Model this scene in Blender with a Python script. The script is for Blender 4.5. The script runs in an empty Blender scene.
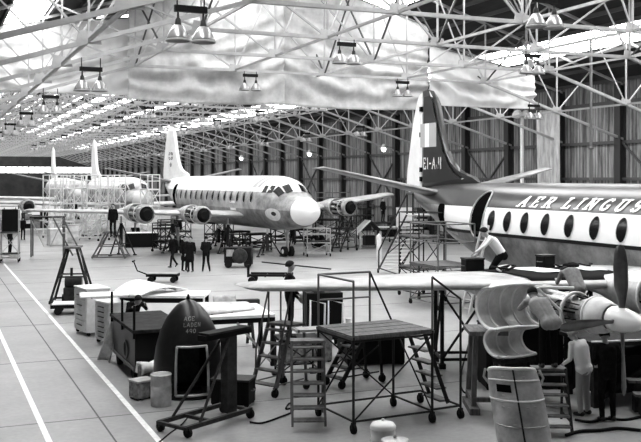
import bpy, math, random
import numpy as np
from mathutils import Vector, Matrix

S = bpy.context.scene
C = S.collection
rnd = random.Random(7)

# ------------------------------------------------------------------ camera
CAM_H, FPX, HORIZON, PHI = 4.6, 920.0, 179.0, math.radians(23.0)
cam_data = bpy.data.cameras.new('camera')
cam_data.sensor_width = 36.0
cam_data.lens = 36.0 * FPX / 641.0
cam_data.shift_y = -(221.0 - HORIZON) / 641.0
cam_data.clip_end = 600
cam = bpy.data.objects.new('camera', cam_data)
cam.location = (0, 0, CAM_H)
cam.rotation_euler = (math.pi / 2, 0, -PHI)
C.objects.link(cam)
S.camera = cam

# ------------------------------------------------------------------ world, light, exposure
world = bpy.data.worlds.new('sky')
S.world = world
world.use_nodes = True
world.node_tree.nodes['Background'].inputs[0].default_value = (1, 1, 1, 1)
world.node_tree.nodes['Background'].inputs[1].default_value = 0.04
S.view_settings.view_transform = 'Standard'
S.view_settings.look = 'None'
S.view_settings.gamma = 1
S.view_settings.use_curve_mapping = False
S.view_settings.exposure = 1.1
SKYLIGHT = 7.0
try:
    S.cycles.max_bounces = 6
    S.cycles.diffuse_bounces = 3
    S.cycles.glossy_bounces = 3
except Exception:
    pass

SP, CP = math.sin(PHI), math.cos(PHI)


def G(px, py, z=0.0):
    """the place at height z that the photograph shows at (px, py)"""
    d = (CAM_H - z) * FPX / (py - HORIZON)
    lat = (px - 320.5) / FPX * d
    return Vector((SP * d + CP * lat, CP * d - SP * lat, z))


# ------------------------------------------------------------------ materials
MATS = {}


def mat(name, g, rough=0.6, metal=0.0, var=0.0, scale=3.0, spec=0.3, stretch=None, emit=0.0, dirt=None):
    """grey material; var: strength of mottling, stretch: coordinate scale, dirt: second grey of blotches"""
    if name in MATS:
        return MATS[name]
    m = bpy.data.materials.new(name)
    m.use_nodes = True
    nt = m.node_tree
    b = nt.nodes['Principled BSDF']
    b.inputs['Base Color'].default_value = (g, g, g, 1)
    b.inputs['Roughness'].default_value = rough
    b.inputs['Metallic'].default_value = metal
    b.inputs['Specular IOR Level'].default_value = spec
    if emit:
        b.inputs['Emission Color'].default_value = (1, 1, 1, 1)
        b.inputs['Emission Strength'].default_value = emit
    if var or dirt is not None:
        tc = nt.nodes.new('ShaderNodeTexCoord')
        mp = nt.nodes.new('ShaderNodeMapping')
        mp.inputs['Scale'].default_value = stretch or (1, 1, 1)
        no = nt.nodes.new('ShaderNodeTexNoise')
        no.inputs['Scale'].default_value = scale
        no.inputs['Detail'].default_value = 5
        no.inputs['Roughness'].default_value = 0.65
        rp = nt.nodes.new('ShaderNodeValToRGB')
        lo = g * (1 - var) if dirt is None else dirt
        hi = min(1, g * (1 + var)) if dirt is None else g
        rp.color_ramp.elements[0].position = 0.36
        rp.color_ramp.elements[1].position = 0.64
        rp.color_ramp.elements[0].color = (lo, lo, lo, 1)
        rp.color_ramp.elements[1].color = (hi, hi, hi, 1)
        nt.links.new(tc.outputs['Object'], mp.inputs['Vector'])
        nt.links.new(mp.outputs['Vector'], no.inputs['Vector'])
        nt.links.new(no.outputs['Fac'], rp.inputs['Fac'])
        nt.links.new(rp.outputs['Color'], b.inputs['Base Color'])
    MATS[name] = m
    return m


def M(name):
    return MATS[name]


mat('concrete', 0.30, 0.42, var=0.0, spec=0.5)
mat('line_paint', 0.85, 0.6, var=0.12, scale=6)
mat('joint', 0.10, 0.8)
mat('truss_paint', 0.34, 0.5, var=0.12, scale=2)
mat('tie_paint', 0.5, 0.5)
mat('brace_paint', 0.05, 0.6)
mat('roof_board', 0.016, 0.8, var=0.5, scale=1.2, stretch=(1, 0.25, 1))
mat('glazing', 0.8, 0.3, emit=SKYLIGHT)
mat('glazing_dull', 0.7, 0.4, emit=SKYLIGHT * 0.42)
mat('band_glass', 0.8, 0.3, emit=1.6)
mat('column_steel', 0.025, 0.6)
mat('rail_steel', 0.07, 0.6)
mat('canvas', 0.46, 0.85, var=0.16, scale=1.5)
mat('canvas_white', 0.58, 0.85, var=0.05, scale=1.5)
mat('canvas_grey', 0.45, 0.85, var=0.3, scale=1.5, stretch=(4, 4, 0.5))
mat('white_paint', 0.82, 0.35, var=0.06, scale=1.5)
mat('off_white', 0.65, 0.5, var=0.12, scale=4)
mat('light_metal', 0.46, 0.35, metal=0.35, var=0.3, scale=2.2)
mat('wing_metal', 0.42, 0.4, metal=0.15, var=0.22, scale=1.4, stretch=(1, 1.5, 1))
mat('cowl_metal', 0.62, 0.4, metal=0.2, var=0.2, scale=3)
mat('mid_metal', 0.36, 0.4, metal=0.4, var=0.3, scale=3)
mat('dark_metal', 0.03, 0.5, spec=0.15, var=0.4, scale=6)
mat('engine_metal', 0.30, 0.4, metal=0.5, var=0.6, scale=9)
mat('black', 0.008, 0.6, spec=0.08)
mat('gloss_black', 0.008, 0.35, spec=0.12)
mat('rubber', 0.01, 0.8, spec=0.1)
mat('tube_dark', 0.018, 0.5, spec=0.15)
mat('tube_grey', 0.13, 0.5)
mat('tube_light', 0.5, 0.5)
mat('tube_white', 0.75, 0.5)
mat('wood', 0.11, 0.75, var=0.35, scale=4, stretch=(6, 1, 1))
mat('wood_light', 0.42, 0.75, var=0.25, scale=4, stretch=(1, 6, 1))
mat('wood_dark', 0.025, 0.8, spec=0.1, var=0.4, scale=4)
mat('tread', 0.15, 0.75, var=0.35, scale=7)
mat('crate', 0.20, 0.8, var=0.5, scale=9)
mat('galvanised', 0.5, 0.38, metal=0.6, var=0.2, scale=5)
mat('paper', 0.88, 0.8)
mat('cloth_white', 0.85, 0.9, var=0.06, scale=6)
mat('skin', 0.36, 0.6)
mat('hair', 0.012, 0.7, spec=0.1)
mat('hair_fair', 0.45, 0.7)
mat('overall_dark', 0.009, 0.9, spec=0.05, var=0.3, scale=14)
mat('overall_grey', 0.2, 0.9, var=0.2, scale=10)
mat('jacket_grey', 0.27, 0.9, var=0.15, scale=10)
mat('shirt_white', 0.85, 0.9)
mat('trousers_dark', 0.007, 0.9, spec=0.05)
mat('trousers_grey', 0.35, 0.9)
mat('shoe', 0.015, 0.6)
mat('lamp_glass', 0.3, 0.22, metal=0.3, spec=0.5)
mat('lamp_rim', 0.3, 0.4)
mat('lamp_lit', 0.9, 0.3, emit=5.0)
mat('nose_dark', 0.010, 0.34, spec=0.3, var=0.35, scale=5)
mat('chalk', 0.22, 0.9)
mat('green_paint', 0.055, 0.3, spec=0.6)
mat('flag_light', 0.42, 0.5)
mat('glass_dark', 0.006, 0.2, spec=0.25)
mat('opening_shade', 0.004, 0.9, spec=0.0)  # flat black laid on the skin as the shade inside openings


# ------------------------------------------------------------------ mesh helpers
def perp(d):
    d = d.normalized()
    up = Vector((0, 0, 1)) if abs(d.z) < 0.95 else Vector((0, 1, 0))
    a = d.cross(up).normalized()
    return a, a.cross(d).normalized()


class MB:
    def __init__(self):
        self.v, self.f, self.s = [], [], []

    def add(self, vs, fs, smooth=False):
        n = len(self.v)
        self.v += [tuple(p) for p in vs]
        self.f += [tuple(i + n for i in f) for f in fs]
        self.s += [smooth] * len(fs)
        return self

    def box(self, x0, x1, y0, y1, z0, z1):
        vs = [(x, y, z) for z in (z0, z1) for y in (y0, y1) for x in (x0, x1)]
        return self.add(vs, [(0, 2, 3, 1), (4, 5, 7, 6), (0, 1, 5, 4), (2, 6, 7, 3), (0, 4, 6, 2), (1, 3, 7, 5)])

    def obox(self, c, sx, sy, sz, rz=0.0, rx=0.0, ry=0.0):
        R = Matrix.Rotation(rz, 3, 'Z') @ Matrix.Rotation(ry, 3, 'Y') @ Matrix.Rotation(rx, 3, 'X')
        c = Vector(c)
        vs = [c + R @ Vector((x * sx / 2, y * sy / 2, z * sz / 2)) for z in (-1, 1) for y in (-1, 1) for x in (-1, 1)]
        return self.add(vs, [(0, 2, 3, 1), (4, 5, 7, 6), (0, 1, 5, 4), (2, 6, 7, 3), (0, 4, 6, 2), (1, 3, 7, 5)])

    def beam(self, p, q, w, h=None):
        p, q = Vector(p), Vector(q)
        h = h or w
        a, b = perp(q - p)
        vs = [e + a * (i * w / 2) + b * (j * h / 2) for e in (p, q) for i, j in ((-1, -1), (1, -1), (1, 1), (-1, 1))]
        return self.add(vs, [(0, 1, 2, 3), (7, 6, 5, 4), (0, 4, 5, 1), (1, 5, 6, 2), (2, 6, 7, 3), (3, 7, 4, 0)])

    def tube(self, p, q, r, r2=None, n=8, caps=True):
        p, q = Vector(p), Vector(q)
        r2 = r if r2 is None else r2
        a, b = perp(q - p)
        vs = []
        for e, rr in ((p, r), (q, r2)):
            for k in range(n):
                t = 2 * math.pi * k / n
                vs.append(e + (a * math.cos(t) + b * math.sin(t)) * rr)
        self.add(vs, [(k, (k + 1) % n, n + (k + 1) % n, n + k) for k in range(n)], True)
        if caps:
            self.add(vs[:n], [tuple(range(n))[::-1]])
            self.add(vs[n:], [tuple(range(n))])
        return self

    def path(self, pts, r, n=8):
        pts = [Vector(p) for p in pts]
        rings = []
        a = None
        for i, p in enumerate(pts):
            d = (pts[min(i + 1, len(pts) - 1)] - pts[max(i - 1, 0)]).normalized()
            if a is None:
                a, b = perp(d)
            else:
                a = (a - d * a.dot(d))
                a = a.normalized() if a.length > 1e-5 else perp(d)[0]
                b = a.cross(d)
            rings.append([p + (a * math.cos(2 * math.pi * k / n) + b * math.sin(2 * math.pi * k / n)) * r for k in range(n)])
        return self.rings(rings, True, True)

    def rings(self, rings, close=True, caps=False, smooth=True):
        n = len(rings[0])
        vs = [p for r in rings for p in r]
        fs = []
        for i in range(len(rings) - 1):
            for k in range(n if close else n - 1):
                k2 = (k + 1) % n
                fs.append((i * n + k, i * n + k2, (i + 1) * n + k2, (i + 1) * n + k))
        self.add(vs, fs, smooth)
        if caps:
            self.add(rings[0], [tuple(range(n))[::-1]])
            self.add(rings[-1], [tuple(range(n))])
        return self

    def lathe(self, prof, o=(0, 0, 0), axis=(0, 0, 1), n=20, caps=True, a0=0.0, a1=2 * math.pi):
        o, ax = Vector(o), Vector(axis).normalized()
        a, b = perp(ax)
        full = abs(a1 - a0 - 2 * math.pi) < 1e-6
        m = n if full else n + 1
        rings = []
        for r, h in prof:
            rings.append([o + ax * h + (a * math.cos(a0 + (a1 - a0) * k / n) + b * math.sin(a0 + (a1 - a0) * k / n)) * r for k in range(m)])
        return self.rings(rings, full, caps and full)

    def ball(self, c, rx, ry=None, rz=None, n=14, m=8):
        ry = ry or rx
        rz = rz or rx
        c = Vector(c)
        rings = []
        for i in range(m + 1):
            t = math.pi * i / m
            s = max(math.sin(t), 0.02)
            rings.append([c + Vector((rx * s * math.cos(2 * math.pi * k / n), ry * s * math.sin(2 * math.pi * k / n), -rz * math.cos(t))) for k in range(n)])
        return self.rings(rings, True, True)

    def prism(self, poly, axis, t0, t1):
        """poly in the two axes other than `axis` (in x,y,z order), from t0 to t1"""
        def p3(u, v, t):
            return {'x': (t, u, v), 'y': (u, t, v), 'z': (u, v, t)}[axis]
        n = len(poly)
        vs = [p3(u, v, t0) for u, v in poly] + [p3(u, v, t1) for u, v in poly]
        fs = [tuple(range(n))[::-1], tuple(range(n, 2 * n))]
        fs += [(k, (k + 1) % n, n + (k + 1) % n, n + k) for k in range(n)]
        return self.add(vs, fs)

    def grid(self, fn, nu, nv, smooth=True):
        vs = [fn(i / nu, j / nv) for j in range(nv + 1) for i in range(nu + 1)]
        fs = [(j * (nu + 1) + i, j * (nu + 1) + i + 1, (j + 1) * (nu + 1) + i + 1, (j + 1) * (nu + 1) + i) for j in range(nv) for i in range(nu)]
        return self.add(vs, fs, smooth)

    def castor(self, x, y, r=0.08, z=0.0):
        self.tube((x - 0.025, y, z + r), (x + 0.025, y, z + r), r, n=12)
        return self.tube((x, y, z + r), (x, y, z + 2.1 * r), 0.02)

    def build(self, name, material, parent=None, solid=0.0, bevel=0.0, loc=None, rz=0.0):
        me = bpy.data.meshes.new(name)
        me.from_pydata(self.v, [], self.f)
        me.polygons.foreach_set('use_smooth', self.s)
        me.validate()
        me.update()
        if isinstance(material, str):
            material = MATS[material]
        me.materials.append(material)
        o = bpy.data.objects.new(name, me)
        C.objects.link(o)
        if parent:
            o.parent = parent
        if loc is not None:
            o.location = loc
            o.rotation_euler.z = rz
        if solid:
            md = o.modifiers.new('thickness', 'SOLIDIFY')
            md.thickness = solid
            md.offset = 0
        if bevel:
            md = o.modifiers.new('edge', 'BEVEL')
            md.width = bevel
            md.segments = 2
            md.limit_method = 'ANGLE'
        return o


def tag(o, label, cat, group=None, kind=None):
    o['label'] = label
    o['category'] = cat
    if group:
        o['group'] = group
    if kind:
        o['kind'] = kind
    return o


def thing(name, label, cat, loc=(0, 0, 0), rz=0.0, group=None):
    o = bpy.data.objects.new(name, None)
    o.empty_display_size = 0.2
    C.objects.link(o)
    o.location = loc
    o.rotation_euler = (0, 0, rz)
    return tag(o, label, cat, group)


def struct(mb, name, material, **k):
    o = mb.build(name, material, **k)
    o['kind'] = 'structure'
    return o


def kids(o):
    return [c for c in bpy.data.objects if c.parent == o]


def copy_tree(o, loc=None, rz=None, label=None, parent=None):
    c = o.copy()
    C.objects.link(c)
    c.parent = parent
    if loc is not None:
        c.location = loc
    if rz is not None:
        c.rotation_euler.z = rz
    if label:
        c['label'] = label
    for ch in kids(o):
        copy_tree(ch, parent=c)
    return c


def smooth_noise(x, seed=0):
    return math.sin(x * 1.0 + seed) * 0.5 + math.sin(x * 2.3 + seed * 1.7) * 0.3 + math.sin(x * 5.1 + seed * 2.9) * 0.2

# ------------------------------------------------------------------ the hangar
XW, XL, RIDGE, PITCH, YEND, Y0 = 36.2, -0.7, 17.75, 0.31, 222.0, 2.0
TY = [25.0 + 5.44 * n for n in range(-1, 36)]


def roof_z(x):
    return 15.96 - PITCH * abs(x - RIDGE)


def floor_material():
    m = M('concrete')
    nt = m.node_tree
    b = nt.nodes['Principled BSDF']
    tc = nt.nodes.new('ShaderNodeTexCoord')
    big = nt.nodes.new('ShaderNodeTexNoise')
    big.inputs['Scale'].default_value = 0.35
    big.inputs['Detail'].default_value = 7
    big.inputs['Roughness'].default_value = 0.7
    fine = nt.nodes.new('ShaderNodeTexNoise')
    fine.inputs['Scale'].default_value = 9
    fine.inputs['Detail'].default_value = 4
    rp = nt.nodes.new('ShaderNodeValToRGB')
    rp.color_ramp.elements[0].position = 0.3
    rp.color_ramp.elements[1].position = 0.7
    rp.color_ramp.elements[0].color = (0.26, 0.26, 0.26, 1)
    rp.color_ramp.elements[1].color = (0.42, 0.42, 0.42, 1)
    mx = nt.nodes.new('ShaderNodeMixRGB')
    mx.blend_type = 'MULTIPLY'
    mx.inputs[0].default_value = 0.35
    nt.links.new(tc.outputs['Object'], big.inputs['Vector'])
    nt.links.new(tc.outputs['Object'], fine.inputs['Vector'])
    nt.links.new(big.outputs['Fac'], rp.inputs['Fac'])
    nt.links.new(rp.outputs['Color'], mx.inputs[1])
    nt.links.new(fine.outputs['Fac'], mx.inputs[2])
    nt.links.new(mx.outputs['Color'], b.inputs['Base Color'])


floor_material()
struct(MB().box(-14, XW + 0.4, -6, YEND + 0.3, -0.3, 0), 'floor', 'concrete')
for i, (x, w) in enumerate(((1.92, 0.11), (3.70, 0.11))):
    struct(MB().box(x - w / 2, x + w / 2, 2, 120, -0.002, 0.005), 'trim_%d' % (i + 1), 'line_paint')
mj = MB()
mj.box(2.985, 3.015, 2, 150, -0.002, 0.003)
for k in range(10):
    mj.box(-10, 36, 11.9 + 6.1 * k - 0.012, 11.9 + 6.1 * k + 0.012, -0.002, 0.003)
struct(mj, 'trim_3', 'joint')


def wall_material():
    m = mat('wall_boards', 0.2, 0.8)
    nt = m.node_tree
    b = nt.nodes['Principled BSDF']
    tc = nt.nodes.new('ShaderNodeTexCoord')
    mp = nt.nodes.new('ShaderNodeMapping')
    mp.inputs['Scale'].default_value = (1, 1.6, 0.12)
    no = nt.nodes.new('ShaderNodeTexNoise')
    no.inputs['Scale'].default_value = 1.6
    no.inputs['Detail'].default_value = 6
    no.inputs['Roughness'].default_value = 0.75
    rp = nt.nodes.new('ShaderNodeValToRGB')
    rp.color_ramp.elements[0].position = 0.38
    rp.color_ramp.elements[1].position = 0.66
    rp.color_ramp.elements[0].color = (0.06, 0.06, 0.06, 1)
    rp.color_ramp.elements[1].color = (0.36, 0.36, 0.36, 1)
    wv = nt.nodes.new('ShaderNodeTexWave')
    wv.bands_direction = 'Y'
    wv.inputs['Scale'].default_value = 1.1
    wv.inputs['Distortion'].default_value = 0
    r2 = nt.nodes.new('ShaderNodeValToRGB')
    r2.color_ramp.elements[0].position = 0.02
    r2.color_ramp.elements[1].position = 0.12
    r2.color_ramp.elements[0].color = (0.3, 0.3, 0.3, 1)
    r2.color_ramp.elements[1].color = (1, 1, 1, 1)
    mx = nt.nodes.new('ShaderNodeMixRGB')
    mx.blend_type = 'MULTIPLY'
    mx.inputs[0].default_value = 1
    L = nt.links.new
    L(tc.outputs['Object'], mp.inputs['Vector'])
    L(mp.outputs['Vector'], no.inputs['Vector'])
    L(no.outputs['Fac'], rp.inputs['Fac'])
    L(tc.outputs['Object'], wv.inputs['Vector'])
    L(wv.outputs['Fac'], r2.inputs['Fac'])
    L(rp.outputs['Color'], mx.inputs[1])
    L(r2.outputs['Color'], mx.inputs[2])
    L(mx.outputs['Color'], b.inputs['Base Color'])


wall_material()
struct(MB().box(XW, XW + 0.3, -6, YEND, 0, roof_z(XW) + 0.05), 'wall_right', 'wall_boards')
mr = MB()
for z in (2.2, 4.6, 6.7, 9.0):
    mr.box(XW - 0.14, XW + 0.01, 8, YEND, z - 0.09, z + 0.09)
for k in range(-1, 30, 3):
    y = 25 + 5.44 * k
    mr.beam((XW - 0.1, y, 2.2), (XW - 0.1, y + 5.44, 6.7), 0.1)
    mr.beam((XW - 0.1, y, 6.7), (XW - 0.1, y + 5.44, 2.2), 0.1)
struct(mr, 'trim_4', 'rail_steel')
# wall columns, one under each truss
for i, y in enumerate(TY):
    m = MB().box(XW - 0.42, XW - 0.02, y - 0.05, y + 0.05, 0, 10)
    m.box(XW - 0.46, XW - 0.40, y - 0.24, y + 0.24, 0, 10)
    m.box(XW - 0.06, XW + 0.01, y - 0.24, y + 0.24, 0, 10)
    struct(m, 'trim_%d' % (i + 10), 'column_steel')

# end wall, dark above a bright band of glazing
mat('end_wall', 0.03, 0.8, var=0.4, scale=0.4)
struct(MB().box(-14, XW + 0.3, YEND, YEND + 0.3, 7.4, 16), 'wall_back', 'end_wall')
struct(MB().box(-14, XW + 0.3, YEND, YEND + 0.3, 0, 5.9), 'wall_back_lower', 'end_wall')
k = 0
for x in range(-14, 36, 5):
    k += 1
    w = struct(MB().box(x + 0.12, x + 4.88, YEND + 0.1, YEND + 0.16, 5.9, 7.4), 'window_%d' % k, 'band_glass')
    fr = MB()
    for xx in (x + 0.06, x + 1.3, x + 2.5, x + 3.7, x + 4.94):
        fr.box(xx - 0.06, xx + 0.06, YEND + 0.02, YEND + 0.2, 5.9, 7.4)
    fr.box(x, x + 5, YEND + 0.02, YEND + 0.2, 5.9, 6.0)
    fr.build('window_frame', 'rail_steel', w)

# roof: dark boarding with strips of patent glazing, more of them beyond the canvas sheets
YS, YM = 12.0, 47.0
STRIPS = [(2.9, 4.7), (11.6, 14.2), (21.3, 23.9), (30.2, 32.4)]
FAR = [(1.2 + 2.1 * k, 2.2 + 2.1 * k) for k in range(11)] + [(25.6, 26.4), (30.2, 32.4)]


def roof_part(mc, x0, x1, y0, y1):
    z0, z1 = roof_z(x0), roof_z(x1)
    mc.add([(x0, y0, z0), (x1, y0, z1), (x1, y1, z1), (x0, y1, z0), (x0, y0, z0 + .12), (x1, y0, z1 + .12), (x1, y1, z1 + .12), (x0, y1, z0 + .12)],
           [(0, 1, 2, 3), (7, 6, 5, 4), (0, 4, 5, 1), (1, 5, 6, 2), (2, 6, 7, 3), (3, 7, 4, 0)])


mc = MB()
for strips, y0, y1 in (([], Y0, YS), (STRIPS, YS, YM), (FAR, YM, YEND + .3)):
    edges = [XL - 0.6] + [e for s in strips for e in s] + [XW + 0.5]
    for a, b in zip(edges[0::2], edges[1::2]):
        for x0, x1 in ([(a, b)] if not (a < RIDGE < b) else [(a, RIDGE), (RIDGE, b)]):
            roof_part(mc, x0, x1, y0, y1)
struct(mc, 'ceiling', 'roof_board')
nw = 20
for strips, y0, y1, mm in ((STRIPS, YS, YM, 'glazing'), (FAR, YM, YEND + .3, 'glazing_dull')):
    for a, b in strips:
        z0, z1 = roof_z(a) + 0.06, roof_z(b) + 0.06
        pts = [(a, z0), (b, z1)] if not (a < RIDGE < b) else [(a, z0), (RIDGE, roof_z(RIDGE) + .06), (b, z1)]
        m = MB()
        for (xa, za), (xb, zb_) in zip(pts[:-1], pts[1:]):
            m.add([(xa, y0, za), (xb, y0, zb_), (xb, y1, zb_), (xa, y1, za)], [(0, 1, 2, 3)])
        nw += 1
        w = struct(m, 'window_%d' % nw, mm, solid=0.01)
        if mm == 'glazing':
            bars = MB()
            y = y0
            while y < y1:
                bars.beam((a, y, z0), (b, y, z1), 0.05, 0.09)
                y += 1.36
            bars.build('glazing_bar', 'truss_paint', w)

# purlins under the boarding, along the building
mp_ = MB()
for x in (-0.4, 1.4, 2.8, 4.8, 6.2, 7.6, 9.0, 10.3, 11.5, 14.3, 16.0, 19.5, 21.2, 24.0, 25.3, 26.6, 28.0, 29.0, 30.1, 32.5, 34.2, 35.9):
    mp_.box(x - 0.05, x + 0.05, Y0, YEND, roof_z(x) - 0.2, roof_z(x) - 0.01)
struct(mp_, 'trim_5', 'brace_paint')

# trusses: raised bottom chord, posts and diagonals
NODES = [-0.7, 3.9, 8.5, 13.2, 17.75, 22.3, 27.0, 31.6, 36.2]


def low_z(x):
    if x < 8.5:
        return 9.7 - PITCH * (8.5 - x)
    if x > 27.0:
        return 9.7 - PITCH * (x - 27.0)
    return 9.7


def truss_mesh():
    t = MB()
    up = lambda x: roof_z(x) - 0.3
    for a, b in ((-0.7, 8.5), (8.5, 27.0), (27.0, 36.2)):
        for s in (-0.055, 0.055):
            t.beam((a, s, low_z(a)), (b, s, low_z(b)), 0.045, 0.12)
    for a, b in ((-0.7, RIDGE), (RIDGE, 36.2)):
        t.beam((a, 0, up(a)), (b, 0, up(b)), 0.12, 0.12)
    for i, x in enumerate(NODES):
        t.beam((x, 0, low_z(x)), (x, 0, up(x)), 0.06, 0.07)
        s = -1 if x < RIDGE else 1
        # gusset plate
        t.prism([(x - .34, low_z(x) - .07), (x + .34, low_z(x) - .07), (x + .26, low_z(x) + .24), (x - .26, low_z(x) + .3)], 'y', -0.018, 0.018)
        if 0 < i < 8:
            for sd in (-1, 1):
                xo = NODES[i + sd]
                outward = (xo < x) == (x <= RIDGE)
                if outward and 2 <= i <= 6:
                    t.beam((x, 0, low_z(x)), (xo, 0, up(xo)), 0.05, 0.07)
                else:
                    xm = (x + xo) / 2
                    t.beam((x, 0, low_z(x)), (xm, 0, up(xm)), 0.045, 0.06)
    return t


tr0 = None
for i, y in enumerate(TY):
    if tr0 is None:
        tr0 = struct(truss_mesh(), 'trim_%d' % 60, 'truss_paint', loc=(0, y, 0))
    else:
        o = tr0.copy()
        o.name = 'trim_%d' % (60 + i)
        o.location = (0, y, 0)
        C.objects.link(o)
# ties along the building at the bottom nodes and cross bracing between the trusses
mt = MB()
for x in (3.9, 8.5, 13.2, 17.75, 22.3, 27.0, 31.6):
    mt.beam((x, TY[0], low_z(x) + 0.02), (x, TY[-1], low_z(x) + 0.02), 0.07, 0.09)
struct(mt, 'trim_6', 'truss_paint')
mb_ = MB()
for x in (8.5, 17.75, 27.0):
    for a, b in zip(TY[1:14:1], TY[2:15:1]):
        if x == 17.75 or int(a) % 2:
            mb_.beam((x, a, low_z(x)), (x, b, roof_z(x) - .3), 0.06)
            mb_.beam((x, b, low_z(x)), (x, a, roof_z(x) - .3), 0.06)
struct(mb_, 'trim_7', 'brace_paint')

# long drop pipes down the right side, from the trusses to the floor
for i, (x, y) in enumerate(((31.6, 35.9), (26.0, 30.44))):
    pass


# ------------------------------------------------------------------ canvas sheets hung across the hangar
def sheet(x0, x1, zb, ztl, ztr, y, label, material, seed, amp=0.09, sag=0.35):
    m = MB()
    w = x1 - x0
    zh = max(ztl, ztr) - zb

    def fn(u, v):
        x = x0 + w * u
        top = ztl + (ztr - ztl) * u
        z = zb - sag * math.sin(math.pi * u) * (1 - v) * 0.35 + (top - zb + 0.0) * v
        drop = 1 - v
        f = amp * smooth_noise(u * w * 2.6 + 1.2 * v, seed) * (.35 + .65 * math.sin(math.pi * min(1, drop)) )
        # creases sagging between the upper corners and the lower hem
        s_ = drop * (zh * .9) + .9 * (2 * u - 1) ** 2 * drop
        f += .20 * math.sin(5.2 * s_ + 2.2 * smooth_noise(u * w * .8, seed + 3) + seed) * math.exp(-((drop - .72) / .26) ** 2) * (.4 + .6 * math.sin(math.pi * u))
        f += .10 * math.sin(9.5 * s_ * .8 + 9 * u * (1 if seed < 3 else -1) + seed * 3) * math.exp(-((drop - .6) / .3) ** 2)
        return (x, y + f, z)
    m.grid(fn, 70, 44)
    o = m.build('draught_curtain', material, solid=0.01)
    tag(o, label, 'curtain', 'canvas sheets hung across the roof trusses')
    r = MB().beam((x0, y - 0.05, ztl), (x1, y - 0.05, ztr), 0.06).build('hanging_rail', 'tube_grey', o)
    return o


YC = 41.95
sheet(2.6, 8.45, 8.45, 11.3, 12.0, YC + .4, 'short white canvas sheet hanging at the far left end of the row of sheets', 'canvas_white', 1.0, sag=0.1)
sheet(8.3, 15.9, 8.25, 12.6, 14.6, YC, 'wide creased canvas sheet hanging behind the left pair of big lamps', 'canvas', 2.1)
sheet(15.75, 24.15, 8.25, 15.0, 12.6, YC + 0.4, 'tall grey-white canvas sheet hanging in the middle of the row, above the white airliner nose', 'canvas', 4.4)
sheet(24.0, 30.6, 8.45, 11.6, 10.3, YC + 0.02, 'low white canvas sheet hanging right of the dark tail fin', 'canvas_white', 5.2, sag=0.05)

# ------------------------------------------------------------------ airliners (nose at local y = 0, tail towards +y, z from the ground)
def interp(tab, y):
    if y <= tab[0][0]:
        return tab[0][1:]
    for a, b in zip(tab[:-1], tab[1:]):
        if y <= b[0]:
            t = (y - a[0]) / (b[0] - a[0])
            return tuple(p + (q - p) * t for p, q in zip(a[1:], b[1:]))
    return tab[-1][1:]


# y, top, bottom, half width
BODY = [(0, 2.42, 2.38, .02), (.06, 2.62, 2.14, .26), (.2, 2.80, 1.97, .46), (.5, 3.0, 1.78, .70), (.9, 3.16, 1.62, .90), (1.4, 3.31, 1.47, 1.08),
        (1.8, 3.42, 1.39, 1.20), (2.05, 3.56, 1.35, 1.26), (2.4, 3.86, 1.31, 1.33), (2.75, 4.1, 1.27, 1.40), (3.2, 4.28, 1.24, 1.47),
        (3.8, 4.39, 1.21, 1.54), (4.6, 4.45, 1.2, 1.60), (5.6, 4.46, 1.2, 1.63), (16.2, 4.46, 1.2, 1.63), (17.5, 4.46, 1.3, 1.61), (18.8, 4.46, 1.55, 1.54),
        (20.2, 4.44, 2.0, 1.36), (21.6, 4.40, 2.52, 1.08), (23.0, 4.32, 3.05, .74), (24.0, 4.22, 3.4, .46), (24.9, 4.02, 3.76, .12)]


class Body:
    def __init__(self, stretch=0.0):
        # extra length goes behind the wing
        self.tab = [(y + (stretch if y > 16 else 0),) + r for (y, *r) in BODY for r in [tuple(r)]]
        self.len = self.tab[-1][0]

    def at(self, y):
        top, bot, hw = interp(self.tab, y)
        zc = bot + (top - bot) * 0.5
        return zc, (top - bot) / 2, hw

    def pt(self, y, t):
        zc, hz, hw = self.at(y)
        return (hw * math.cos(t), y, zc + hz * math.sin(t))

    def side(self, y, z, s, off=0.012):
        zc, hz, hw = self.at(y)
        k = max(-.985, min(.985, (z - zc) / hz))
        return (s * (hw * math.sqrt(1 - k * k) + off), y, z + off * k)

    def mesh(self):
        ys = []
        for a, b in zip(self.tab[:-1], self.tab[1:]):
            n = max(1, int((b[0] - a[0]) / 0.6))
            ys += [a[0] + (b[0] - a[0]) * k / n for k in range(n)]
        ys.append(self.tab[-1][0])
        N = 40
        m = MB().rings([[self.pt(y, 2 * math.pi * k / N) for k in range(N)] for y in ys], True, True)
        return m

    def ellipse(self, y0, z0, a, b, s, off=0.014, nr=2, nt=20, p=2.0):
        vs = [self.side(y0, z0, s, off)]
        for r in range(1, nr + 1):
            for k in range(nt):
                t = 2 * math.pi * k / nt
                c, q = math.cos(t), math.sin(t)
                e = 2 / p
                vs.append(self.side(y0 + a * r / nr * math.copysign(abs(c) ** e, c), z0 + b * r / nr * math.copysign(abs(q) ** e, q), s, off))
        fs = [(0, 1 + k, 1 + (k + 1) % nt) for k in range(nt)]
        for r in range(nr - 1):
            fs += [(1 + r * nt + k, 1 + r * nt + (k + 1) % nt, 1 + (r + 1) * nt + (k + 1) % nt, 1 + (r + 1) * nt + k) for k in range(nt)]
        return MB().add(vs, fs)

    def ring(self, y0, z0, a, b, s, w, off=0.02, nt=28, p=2.0):
        pts = []
        for k in range(nt + 1):
            t = 2 * math.pi * k / nt
            c, q = math.cos(t), math.sin(t)
            e = 2 / p
            pts.append(self.side(y0 + a * math.copysign(abs(c) ** e, c), z0 + b * math.copysign(abs(q) ** e, q), s, off))
        return MB().path(pts, w, 6)

    def poly(self, pts, s, off=0.016, sub=1):
        """quads or polygons of (y, z) laid on the side"""
        m = MB()
        for q in pts:
            m.add([self.side(y, z, s, off) for y, z in q], [tuple(range(len(q)))])
        return m


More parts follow.
